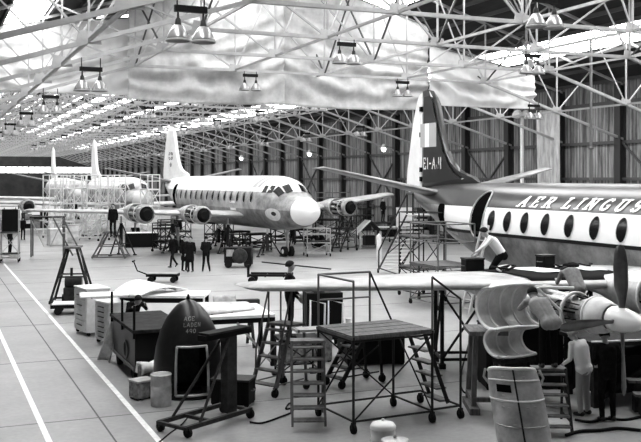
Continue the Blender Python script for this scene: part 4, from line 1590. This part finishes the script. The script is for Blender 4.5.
    me.polygons.foreach_set('material_index', idx)
    me.polygons.foreach_set('use_smooth', np.ones(n, dtype=bool))
    root = thing('person', label, 'person', loc, rz, group)
    o = bpy.data.objects.new('body', me)
    C.objects.link(o)
    o.parent = root
    hb = MB()
    def hr(u, v):
        a = 2 * math.pi * u
        t = (math.pi * .60) * (1 - v)
        cut = 1.0 - .42 * max(0, -math.sin(a)) ** 1
        t *= cut
        return hp(.095 * math.sin(t) * math.cos(a), .02 + .108 * math.sin(t) * math.sin(a), .03 + .105 * math.cos(t))
    hb.grid(hr, 20, 8)
    hb.build('hair', hair, root, solid=.012)
    if vox < .02:
        for s in (-1, 1):
            MB().ball(hp(.034 * s, -.083, .018), .013, .009, .008, 10, 6).build('eye', 'black', root)
    return root


# ---- people
person('man in dark jacket standing behind the wing, only his head and shoulders above it', (7.62, 19.75, .957), math.radians(72),
       dict(haL=(.22, -.20, .98), haR=(-.24, -.16, .95), elL=(.26, .0, 1.14), elR=(-.26, .02, 1.14)), top='overall_dark', legs='trousers_dark', vox=.014, look=(0, 0))
person('man in grey jacket on the stepladder, leaning into the open engine with his back turned', (10.50, 14.0, 1.12), math.radians(158),
       dict(pel=(0.0, .10, .90), che=(.12, -.12, 1.14), nek=(.17, -.26, 1.25), hed=(.19, -.38, 1.31), shL=(.35, -.22, 1.18), shR=(-.02, -.22, 1.21), elL=(.42, -.45, 1.02), haL=(.26, -.62, 1.06),
            elR=(-.12, -.46, 1.05), haR=(-.04, -.68, 1.10), hiL=(.09, .10, .88), hiR=(-.09, .10, .88), knL=(.11, .03, .48), anL=(.12, .06, .09), knR=(-.11, .0, .49), anR=(-.12, .05, .09)),
       top='jacket_grey', legs='trousers_dark', vox=.014, look=(0, 25), coat=.08)
person('dark clothed man standing with his back turned under the propeller at the right', (11.86, 13.98, 0), math.radians(165),
       dict(elR=(-.30, .0, 1.14), haR=(-.18, -.16, 1.02), elL=(.28, .02, 1.15), haL=(.16, -.17, 1.05), che=(0, -.03, 1.32), nek=(0, -.06, 1.47), hed=(0, -.12, 1.58), shL=(.19, -.04, 1.40), shR=(-.19, -.04, 1.40)),
       top='overall_dark', legs='overall_dark', vox=.014, look=(0, 22))
person('fair haired man in white shirt and pale trousers beside the dark clothed man', (11.72, 14.5, 0), math.radians(195),
       dict(che=(0, -.08, 1.30), nek=(0, -.18, 1.45), hed=(0, -.26, 1.54), shL=(.19, -.14, 1.38), shR=(-.19, -.14, 1.38), elL=(.26, -.12, 1.10), haL=(.22, -.30, .98), elR=(-.27, -.12, 1.10), haR=(-.22, -.34, 1.05)),
       top='shirt_white', legs='trousers_grey', hair='hair_fair', vox=.014, look=(0, 25), coat=.05)
person('man in white shirt kneeling on the wing beside the dark fuselage doorway', (13.45, 20.05, 2.2), math.radians(-112),
       dict(pel=(0, .12, .48), che=(0, -.10, .78), nek=(0, -.24, .93), hed=(0, -.34, 1.02), shL=(.18, -.18, .88), shR=(-.18, -.18, .88), elL=(.24, -.40, .66), haL=(.14, -.58, .52), elR=(-.24, -.36, .62), haR=(-.20, -.52, .42),
            hiL=(.10, .12, .46), knL=(.13, -.18, .09), anL=(.13, .26, .08), hiR=(-.10, .12, .46), knR=(-.13, -.12, .09), anR=(-.13, .30, .08)),
       top='shirt_white', legs='trousers_dark', vox=.015, look=(0, 30))
person('man in grey overalls bending over the wing, just left of the upright propeller blade', (13.35, 16.75, 1.25), math.radians(170),
       dict(pel=(0, .05, .95), che=(0, -.22, 1.22), nek=(0, -.42, 1.24), hed=(0, -.54, 1.20), shL=(.18, -.34, 1.22), shR=(-.18, -.34, 1.22), elL=(.24, -.45, .98), haL=(.2, -.55, 1.02), elR=(-.24, -.45, .98), haR=(-.2, -.55, 1.02), hiL=(.09, .05, .93), hiR=(-.09, .05, .93)),
       top='overall_grey', legs='overall_grey', vox=.016, look=(0, 60))
t = tower('work_stand', 'low stand in front of the wing under the bending man in grey overalls', 'stand', (13.35, 16.8, 0), 0, .9, .7, [1.245], rail=0, m='tube_dark', deck='wood_dark', wheels=False)
person('man in dark overalls bending over the black trolley bench at the left', (4.85, 24.15, 0), math.radians(15),
       dict(che=(0, -.16, 1.28), nek=(0, -.32, 1.40), hed=(0, -.42, 1.46), shL=(.18, -.24, 1.36), shR=(-.18, -.24, 1.36), elL=(.24, -.40, 1.22), haL=(.18, -.48, 1.32), elR=(-.24, -.36, 1.22), haR=(-.18, -.46, 1.30)),
       vox=.02, look=(0, 35))
walk = dict(knL=(.10, -.20, .52), anL=(.10, -.26, .10), knR=(-.10, .08, .50), anR=(-.10, .34, .16), elL=(.24, .12, 1.14), haL=(.24, .16, .90), elR=(-.24, -.08, 1.14), haR=(-.24, -.24, .94))
person('man in dark overalls walking away to the left of the standing group', tuple(G(173, 267.5)), math.radians(-62), walk, vox=.024)
person('left one of two men in long dark coats standing close together on the bright floor', tuple(G(184.5, 271)), math.radians(20), None, vox=.024, coat=.35)
person('right one of two men in long dark coats standing close together on the bright floor', tuple(G(190.5, 272)), math.radians(-35), None, vox=.024, coat=.35)
person('man in dark suit standing alone right of the two men in coats', tuple(G(206, 271.5)), math.radians(170), dict(anL=(.16, .02, .09), anR=(-.18, .02, .09), haL=(.12, -.2, 1.0), haR=(-.12, -.2, 1.0)), vox=.024)
person('dark clothed man standing behind the small scaffold at the left edge', tuple(G(10, 254)), math.radians(60), None, vox=.03)
person('dark clothed man standing on the floor beneath the far left wing', tuple(G(23, 240)), math.radians(150), None, vox=.03)
pm = person('man in dark clothes on the stand below the far wing tip, beyond the shelter', tuple(G(383, 222, 1.5)), math.radians(20), None, vox=.03)
tower('work_stand', 'dark stand carrying the man below the far wing tip', 'stand', tuple(G(383, 222, 1.5))[:2] + (0,), 0, 1.6, 1.0, [1.495], rail=0, m='tube_dark', deck='wood_dark')
person('man in dark overalls standing on top of the pyramid shaped stand', tuple(G(113, 237, 1.53)), math.radians(-30), None, vox=.03)

# ------------------------------------------------------------------ middle distance
def a_frame(label, loc, rz, w, d, h, m='tube_dark', ladder=False, deck=True):
    t = thing('pyramid_stand', label, 'stand', loc, rz)
    for s in (-1, 1):
        for y in (-1, 1):
            MB().beam((s * w / 2, y * d / 2, .05), (s * w * .12, y * d * .32, h), .08).build('leg', m, t)
        MB().beam((s * w / 2, -d / 2, .12), (s * w / 2, d / 2, .12), .07).build('base_rail', m, t)
        MB().beam((s * w * .3, -d * .42, h * .5), (s * w * .3, d * .42, h * .5), .05).build('tie', m, t)
        MB().beam((s * w * .48, -d * .49, .2), (s * w * .16, d * .35, h * .9), .045).build('brace', m, t)
    for y in (-1, 1):
        MB().beam((-w / 2, y * d / 2, .12), (w / 2, y * d / 2, .12), .07).build('base_rail', m, t)
        MB().beam((-w * .3, y * d * .42, h * .5), (w * .3, y * d * .42, h * .5), .05).build('tie', m, t)
    if deck:
        MB().box(-w * .2, w * .2, -d * .4, d * .4, h, h + .06).build('deck', 'wood', t)
    if ladder:
        for s in (-.17, .17):
            MB().beam((-.55 + s, -.1, h + 1.15), (.15 + s, .12, h - .3), .05).build('ladder_rail', 'tube_grey', t)
        for k in range(6):
            f = k / 5.5 + .05
            MB().beam((-.55 + .7 * f - .17, -.1 + .22 * f, h + 1.15 - 1.45 * f), (-.55 + .7 * f + .17, -.1 + .22 * f, h + 1.15 - 1.45 * f), .035).build('rung', 'tube_light', t)
    return t


a_frame('dark A-shaped trestle with a ladder rising from its top, near the left white line', tuple(G(73, 303)), math.radians(-15), 1.5, 1.3, 2.05, m='wood_dark', ladder=True)
t = thing('compressor', 'dark machine sitting between the legs of the A-shaped trestle', 'machine', tuple(G(74, 303)), math.radians(-15))
MB().box(-.35, .35, -.3, .3, .1, .6).build('housing', 'dark_metal', t, bevel=.03)
MB().tube((-.3, -.1, .8), (.3, -.1, .8), .22, n=16).build('tank', 'dark_metal', t)
MB().tube((-.1, .1, .6), (-.1, .1, 1.3), .05).build('stack', 'tube_dark', t)
for s in (-1, 1):
    MB().tube((s * .36, 0, .17), (s * .42, 0, .17), .17, n=14).build('wheel', 'rubber', t)


def flat_trolley(label, loc, rz, w, d, h, top, m='black', handle=True):
    t = thing('flat_trolley', label, 'trolley', loc, rz, 'flat trolleys')
    MB().box(-w / 2, w / 2, -d / 2, d / 2, h - .12, h).build('bed', m, t)
    MB().box(-w / 2 + .04, w / 2 - .04, -d / 2 + .04, d / 2 - .04, h, h + .03).build('bed_top', top, t)
    for sx in (-1, 1):
        for sy in (-1, 1):
            MB().tube((sx * w * .36, sy * d * .46 - .04, .13), (sx * w * .36, sy * d * .46 + .04, .13), .13, n=14).build('wheel', 'rubber', t)
        MB().box(sx * w * .36 - .03, sx * w * .36 + .03, -d / 2, d / 2, .1, h - .1).build('axle', 'black', t)
    if handle:
        MB().path([(-w / 2, 0, h - .05), (-w / 2 - .45, 0, h + .12), (-w / 2 - .62, 0, h + .55)], .03).build('draw_bar', 'black', t)
        MB().tube((-w / 2 - .62, -.2, h + .55), (-w / 2 - .62, .2, h + .55), .04).build('handle', 'black', t)
    return t


flat_trolley('long low trolley with a pale top in front of the A-shaped trestle', tuple(G(78, 313)), math.radians(-12), 1.75, .9, .34, 'white_paint', handle=False)
flat_trolley('small bare trolley with a raised draw bar, alone on the floor above the table', tuple(G(163, 282)), math.radians(-24), 1.4, .7, .38, 'mid_metal')
t = thing('tow_trolley', 'low black wheeled frame on the floor, left of the man behind the wing', 'frame', tuple(G(271, 283)), math.radians(-26))
for y in (-.45, .45):
    MB().tube((-.95, y, .38), (.95, y, .38), .055).build('side_rail', 'black', t)
for x in (-.95, -.2, .6):
    MB().tube((x, -.5, .34), (x, .5, .34), .04).build('cross_tie', 'tube_dark', t)
for x in (-.8, .8):
    for y in (-.5, .5):
        MB().tube((x, y - .05, .16), (x, y + .05, .16), .16, n=14).build('wheel', 'rubber', t)
        MB().tube((x, y * .95, .16), (x, y * .95, .4), .03).build('fork', 'black', t)
MB().tube((-.95, -.45, .3), (-.95, -.45, .85), .06).build('post', 'black', t)
o = MB().tube(tuple(G(262, 262, .04)), tuple(G(331, 269, .04)), .035, n=8).build('tow_bar', 'tube_dark')
tag(o, 'long thin tow bar lying on the floor below the white nose', 'bar')
for k, (x, y) in enumerate(((236, 312), (241, 304))):
    o = MB().obox((0, 0, .08), 1.35, .32, .16).build('timber_baulk', 'wood_dark', loc=tuple(G(x, y)), rz=math.radians(-8))
    tag(o, ('nearer' if k == 0 else 'farther') + ' of two dark timber baulks on the floor right of the flap panel', 'timber', 'timber baulks')

# generator cart
t = thing('generator_cart', 'black generator cart with a round fan, on the floor below the white fuselage', 'generator', tuple(G(238, 267)), math.radians(-18))
MB().box(-.72, .72, -.5, .5, .25, 1.05).build('housing', 'black', t, bevel=.05)
MB().lathe([(.36, 0), (.4, .05), (.36, .1), (.1, .06), (.02, .08)], (.1, -.5, .62), (0, -1, 0), 22).build('fan', 'dark_metal', t)
MB().lathe([(.52, -.06), (.56, 0), (.52, .06)], (.72, 0, .68), (1, 0, 0), 22).build('reel', 'dark_metal', t)
for x in (-.5, .5):
    for y in (-.48, .48):
        MB().tube((x, y - .06, .2), (x, y + .06, .2), .2, n=16).build('wheel', 'rubber', t)
for x in (-.45, .45):
    MB().tube((x, 0, 1.0), (x * .75, 0, 1.75), .04).build('gantry_post', 'tube_dark', t)
MB().tube((-.36, 0, 1.72), (.36, 0, 1.72), .04).build('gantry_bar', 'tube_dark', t)
MB().box(-.6, -.2, -.52, -.48, .6, .95).build('panel', 'mid_metal', t)

# jacks and stands under the aircraft
Ra = Matrix.Rotation(rzw, 3, 'Z')
def under(x, y):
    p = Ra @ Vector((x, y, 0)) + Vector((a0_.x, a0_.y, 0))
    return (p.x, p.y, 0)
for (x, y, h, lb) in ((-.9, 4.2, 1.62, 'dark jack under the nose of the white airliner'), (-4.9, 9.6, 2.2, 'dark jack under the inner right engine of the white airliner'),
                      (-2.0, 7.6, 2.15, 'dark jack at the wing root of the white airliner'), (-8.3, 9.2, 2.35, 'dark jack under the outer right engine of the white airliner'), (3.2, 8.8, 2.15, 'dark jack beyond the belly of the white airliner'),
                      (-.6, 12.5, 1.5, 'dark jack below the belly of the white airliner')):
    jack(lb, under(x, y), h, .85)
tower('service_stand', 'pale low tube frame with castors beside the nose wheel of the white airliner', 'stand', tuple(G(317, 256)), math.radians(-10), 1.4, 1.0, [.9], rail=.75, m='tube_light', deck='wood_dark', r=.03)
for k, (x, y, w, lv, lb) in enumerate(((326, 247, 1.6, [1.0, 1.9], 'dark scaffold close to the right side of the white nose'), (340, 243, 1.8, [1.1, 2.2], 'dark scaffold under the far engine, second from the white nose'),
                                       (353, 240, 1.7, [.9, 1.9], 'dark scaffold right of the far engine, beyond the small gabled shelter'), (333, 236, 2.4, [2.6], 'tall dark scaffold behind the others near the white nose'),
                                       (360, 232, 2.2, [1.5], 'broad dark scaffold beneath the far wing tip'))):
    tower('scaffold', lb, 'scaffold', tuple(G(x, y)), math.radians(-15 + 9 * k), w, 1.3, lv, rail=.9 if k else 0, m='tube_grey' if k % 2 else 'tube_dark', deck='wood_dark', r=.035, group='scaffolds beyond the white nose')
mobile_steps('dark steps on the floor just right of the pale low stand beside the white nose', tuple(G(336, 252)), math.radians(-60), .7, 6, 1.8, 1.2, m='tube_dark', tread='wood_dark', rail=.45, r=.03)
# gabled shelter
t = thing('shelter', 'small open wooden shelter with a gable roof, on the floor right of the white nose', 'shelter', tuple(G(368, 248)), math.radians(-8))
for x in (-.7, .7):
    for y in (-.5, .5):
        MB().box(x - .06, x + .06, y - .06, y + .06, 0, 1.15).build('post', 'wood_light', t)
for s in (-1, 1):
    m = MB().beam((s * .95, 0, .98), (0, 0, 1.85), 1.2, .06)
    m.build('roof_slope', 'off_white' if s < 0 else 'wood_dark', t)  # lit slope pale, shaded slope dark, put into the colours
MB().box(-.75, .75, -.5, .5, .12, .2).build('floor', 'wood', t)
MB().box(-.28, .4, -.3, .3, .2, .85).build('bin', 'black', t)
# board, table and benches right of the shelter
t = thing('notice_board', 'blank white board on a stand in front of the wall, right of the shelter', 'board', tuple(G(405, 246)), math.radians(-5))
MB().box(-.65, .65, -.03, .03, 1.35, 2.65).build('board', 'white_paint', t)
for s in (-.5, .5):
    MB().beam((s, 0, 0), (s, 0, 1.4), .07).build('leg', 'tube_light', t)
    MB().beam((s, .5, 0), (s, 0, 1.3), .05).build('strut', 'tube_light', t)
t = thing('bench', 'pale topped bench left of the white board', 'table', tuple(G(388, 240)), math.radians(-8))
MB().box(-1.0, 1.0, -.4, .4, .95, 1.02).build('bench_top', 'white_paint', t)
for x in (-.9, .9):
    for y in (-.32, .32):
        MB().box(x - .05, x + .05, y - .05, y + .05, 0, .95).build('leg', 'tube_dark', t)
MB().box(-.9, .9, -.3, .3, .25, .8).build('drawer_box', 'black', t)
drum('gas_bottle', 'pale upright bottle on the floor in front of the shelter', tuple(G(379, 262)), .14, 1.35, 'off_white', 'off_white', lidh=.2)

# ---- docking round the tail of the right airliner
mobile_steps('long steep staircase rising to the tail of the airliner with the dark top', (20.75, 40.3, 0), math.radians(170), 1.1, 15, 3.05, 4.5, m='tube_dark', tread='off_white', rail=.9, landing=.8, r=.04)
tower('tail_scaffold', 'tube scaffold under the rear doorway of the airliner with the dark top', 'scaffold', (17.1, 29.0, 0), 0, 1.5, 2.0, [1.55], rail=1.45, m='tube_grey', deck='wood', r=.03, group='tail scaffolds')
tower('tail_scaffold', 'taller tube scaffold beneath the tail, left of the rear doorway', 'scaffold', (17.7, 31.6, 0), 0, 1.1, 1.6, [1.2, 2.4], rail=.9, m='tube_dark', deck='wood', r=.03, group='tail scaffolds')
t = thing('ladder', 'pale ladder leaning against the fuselage beside the rear doorway', 'ladder', (16.75, 26.9, 0), math.radians(-80))
for s in (-.2, .2):
    MB().beam((s, 0, 0), (s * .8, .95, 3.0), .05, .07).build('ladder_rail', 'tube_light', t)
for k in range(10):
    f = (k + .7) / 10.5
    MB().beam((-.2, .95 * f, 3.0 * f), (.2, .95 * f, 3.0 * f), .035).build('rung', 'tube_light', t)
tower('wing_stand', 'dark timber frame holding up the wing, left of the timber stand', 'stand', (12.15, 19.6, 0), math.radians(-20), 1.2, .9, [2.04], rail=0, m='wood_dark', deck='wood_dark', r=.05, wheels=False)
tower('wing_stand', 'dark frame holding up the wing near the white engine frame', 'stand', (14.6, 19.0, 0), math.radians(-10), 1.2, 1.0, [1.95], rail=0, m='wood_dark', deck='wood_dark', r=.05, wheels=False)
t = thing('equipment_cart', 'dark tall equipment cart with a bent white tube frame, behind the scaffold board', 'cart', tuple(G(323, 346)), math.radians(-12))
MB().box(-.5, .5, -.3, .3, .22, 1.5).build('housing', 'black', t, bevel=.02)
for x in (-.4, .4):
    for y in (-.22, .22):
        castor(t, x, y, .09)
for k in range(2):
    MB().path([(-.42 + .5 * k, -.32, .55), (-.42 + .5 * k, -.38, 1.32), (-.02 + .5 * k, -.38, 1.22), (-.02 + .5 * k, -.32, .6)], .03).build('white_frame', 'tube_white', t)
MB().box(-.3, .0, -.2, .2, 1.5, 1.6).build('instrument', 'dark_metal', t)

# ---- things lying on the wing of the right airliner
def wing_top(X, Y):
    x, y = 19.5 - X, Y - 10.8
    le, te = 6.5 + .25 * x / 14, 12.9 - 5.05 * x / 14
    u = min(1, max(0, (y - le) / (te - le)))
    top = interp([(0, .1), (.1, .5), (.3, .62), (.55, .5), (.8, .24), (1, .02)], u)[0]
    return 1.95 + .45 * (x - 1.5) / 12.6 + top * (.46 - .30 * x / 14)


def on_wing(name, part, label, cat, X0, X1, Ya, Yb, skew, m, lift, ripple):
    t = thing(name, label, cat, (X0, Ya, 0))
    def fn(u, v):
        X, Y = X0 + (X1 - X0) * u + skew * v, Ya + (Yb - Ya) * v
        return (X - X0, Y - Ya, wing_top(X, Y) + lift + ripple * math.sin(9 * u + 2) * math.cos(7 * v))
    MB().grid(fn, 18, 16).build(part, m, t, solid=.01)
    return t


on_wing('rubber_mat', 'mat', 'large dark mat spread over the wing below the round windows', 'mat', 12.75, 15.95, 17.6, 21.2, -.2, 'overall_dark', .022, .008)
on_wing('paper_sheet', 'sheet', 'large white sheet lying on the dark mat on the wing', 'paper', 13.5, 14.35, 18.4, 20.2, .25, 'paper', .045, .006)
on_wing('paper_sheet', 'sheet', 'second white sheet on the wing, behind the back of the bending man', 'paper', 15.1, 15.8, 18.6, 20.2, .2, 'paper', .045, .006)
zt = 2.29
chest('toolbox', 'black toolbox on the wing in front of the kneeling man', 'toolbox', (12.75, 20.1, 2.17), math.radians(-10), .5, .35, .38, 'black', 'dark_metal', battens=False)
chest('toolbox', 'black toolbox on the wing below the third and fourth round windows', 'toolbox', (15.0, 20.1, 2.22), math.radians(12), .42, .3, .34, 'black', 'dark_metal', battens=False)
t = thing('rag_heap', 'heap of dark rags and hose on the wing right of the toolbox', 'rags', (15.5, 19.6, zt), 0)
for k in range(5):
    MB().ball((rnd.uniform(-.25, .3), rnd.uniform(-.15, .15), .05), rnd.uniform(.1, .18), rnd.uniform(.08, .14), .07, 10, 6).build('rag', 'overall_dark', t)
MB().path([(-.6 + .12 * k, .12 * math.sin(k * 1.3), .05 + .03 * math.sin(k * 2)) for k in range(12)], .025).build('hose', 'rubber', t)
t = thing('hose_coil', 'tangle of dark and pale hoses on the wing above the open cowlings', 'hose', (12.5, 18.2, 2.4), 0)
for k in range(3):
    MB().path([(.1 * k - .2 + (.22 + .05 * k) * math.cos(a * .5), .16 * math.sin(a * .5 + k), .05 + .10 * abs(math.sin(a * .25 + k))) for a in range(14)], .025).build('hose', 'off_white' if k == 1 else 'rubber', t)

# ------------------------------------------------------------------ far left: towers, tables and scaffolds round the airliners behind
tower('small_scaffold', 'small tube scaffold with a black board, at the left edge of the view', 'scaffold', tuple(G(10, 262)), math.radians(-10), .95, .8, [.5, 1.7], rail=1.2, m='tube_light', deck='wood_dark', r=.03)
t = thing('black_board', 'black board hanging on the small scaffold at the left edge', 'board', tuple(G(10, 263.5, 0))[:2] + (1.75,), math.radians(-10))
MB().box(-.42, .42, -.03, .03, 0, 1.2).build('board', 'black', t)
for x in (-.3, .3):
    MB().box(x - .02, x + .02, -.02, .02, 1.2, 1.3).build('hook', 'tube_dark', t)
t = thing('dock_table', 'tall pale framed dock under the left wing tip of the white airliner', 'table', tuple(G(48, 256)), math.radians(-12))
MB().box(-1.0, 1.0, -.5, .5, 2.3, 2.38).build('table_top', 'tube_dark', t)
for x in (-.92, .92):
    for y in (-.45, .45):
        MB().tube((x, y, 0), (x, y, 2.3), .045).build('leg', 'tube_grey', t)
    MB().tube((x, -.45, 2.2), (x * .2, -.45, .6), .03).build('brace', 'tube_light', t)
a_frame('pale pyramid shaped stand of tubes below the outer engine of the white airliner', tuple(G(111, 258)), math.radians(-20), 1.9, 1.6, 1.46, m='tube_grey')
t = chest('skip', 'long black skip with a pale top, on the floor right of the pyramid shaped stand', 'skip', tuple(G(141, 247)), math.radians(-8), 2.1, 1.1, .95, 'black', 'white_paint', battens=True)
mobile_steps('white steps standing behind the dock under the left wing tip', tuple(G(84, 240)), math.radians(-140), 1.2, 7, 2.0, 1.3, m='tube_white', tread='off_white', rail=.5, r=.04)
drum('engine_drum', 'pale round drum on the floor left of the white steps', tuple(G(72, 243)), .5, 1.3, 'off_white', 'mid_metal')
chest('crate', 'pale crate below the far left wing, beside the pale round drum', 'crate', tuple(G(57, 245)), .2, 1.2, .8, 1.1, 'off_white', 'white_paint')
names = ['first', 'second', 'third', 'fourth', 'fifth', 'sixth', 'seventh']
t0 = None
for k, (x, y) in enumerate(((78, 236), (91, 237), (104, 236), (117, 237), (150, 243), (52, 238), (65, 237))):
    lb = 'white scaffold tower round the wrapped airliner, %s from the left' % names[(k + 2) % 7]
    p = G(x, y)
    if t0 is None:
        t0 = tower('scaffold_tower', lb, 'scaffold', tuple(p), math.radians(10), .95, 1.1, [1.3, 2.7, 3.9], rail=1.0, m='tube_white', deck='off_white', r=.045, group='white scaffold towers')
    else:
        copy_tree(t0, tuple(p), math.radians(4 + 3 * k), lb)
for k, (x, y) in enumerate(((236, 247), (257, 250), (283, 243), (304, 244))):
    tower('engine_stand', 'black low stand in the shade under the white fuselage, %s from the left' % ['first', 'second', 'third', 'fourth'][k], 'stand', tuple(G(x, y)), math.radians(20 - 11 * k), 1.5, 1.1, [.55, 1.1], rail=0, m='tube_dark', deck='black', r=.05, group='low stands under the white fuselage')
for k, (x, y) in enumerate(((168, 246), (181, 240), (215, 243), (224, 240), (163, 251))):
    tower('engine_stand', 'dark stand under the white airliner right wing, %s from the left' % ['second', 'third', 'fourth', 'fifth', 'first'][k], 'stand', tuple(G(x, y)), math.radians(13 * k), 1.2, .9, [.7, 1.5], rail=.3, m='tube_dark', deck='wood_dark', r=.035, group='dark engine stands')


chest('crate', 'black crate added to darken the space under the engine, behind the two men', 'crate', (12.1, 17.15, 0), math.radians(-20), 1.7, .9, 1.35, 'black', 'black', handles=False)  # added block, fills the dark background below the nacelle
# racks added to darken the foot of the right wall and the far left
def rack(label, px, py, w, d, h, shelves, rz):
    t = thing('filler_rack', label, 'rack', tuple(G(px, py)), rz, 'added dark racks')
    for x in (-w / 2, w / 2):
        for y in (-d / 2, d / 2):
            MB().box(x - .04, x + .04, y - .04, y + .04, 0, h).build('post', 'tube_dark', t)
    for k in range(shelves):
        z = .2 + (h - .25) * k / (shelves - 1)
        MB().box(-w / 2, w / 2, -d / 2, d / 2, z - .03, z).build('shelf', 'wood_dark', t)
        if k < shelves - 1:
            hh = (h - .25) / (shelves - 1)
            for q in range(3):
                x0 = -w / 2 + .08 + q * w / 3.1
                MB().box(x0, x0 + w / 3.1 - .12, -d * .4, d * .35, z, z + hh * (.5 + .13 * ((q * 7 + k * 5 + px) % 4))).build('bin', ('black', 'mid_metal', 'dark_metal')[(q + k + px) % 3], t)
    return t


rack('added dark rack by the right wall, behind the scaffold beside the white nose', 348, 230, 2.4, .9, 2.3, 4, math.radians(70))
rack('added dark rack by the right wall, under the far wing tip', 368, 230, 2.2, .9, 1.9, 3, math.radians(75))
rack('added dark rack just left of the white board', 394, 236, 1.8, .9, 1.7, 3, math.radians(60))
rack('added dark rack behind the long staircase', 421, 238, 2.4, 1.0, 2.4, 4, math.radians(72))
rack('added dark rack behind the tail scaffolds, right of the long staircase', 446, 243, 2.6, 1.0, 2.2, 4, math.radians(80))
rack('added dark rack at the left edge, behind the black board', 4, 232, 2.4, 1.0, 2.3, 4, math.radians(-5))
rack('added dark rack at the far left, right of the man beneath the wing', 36, 230, 2.2, 1.0, 1.8, 3, math.radians(5))
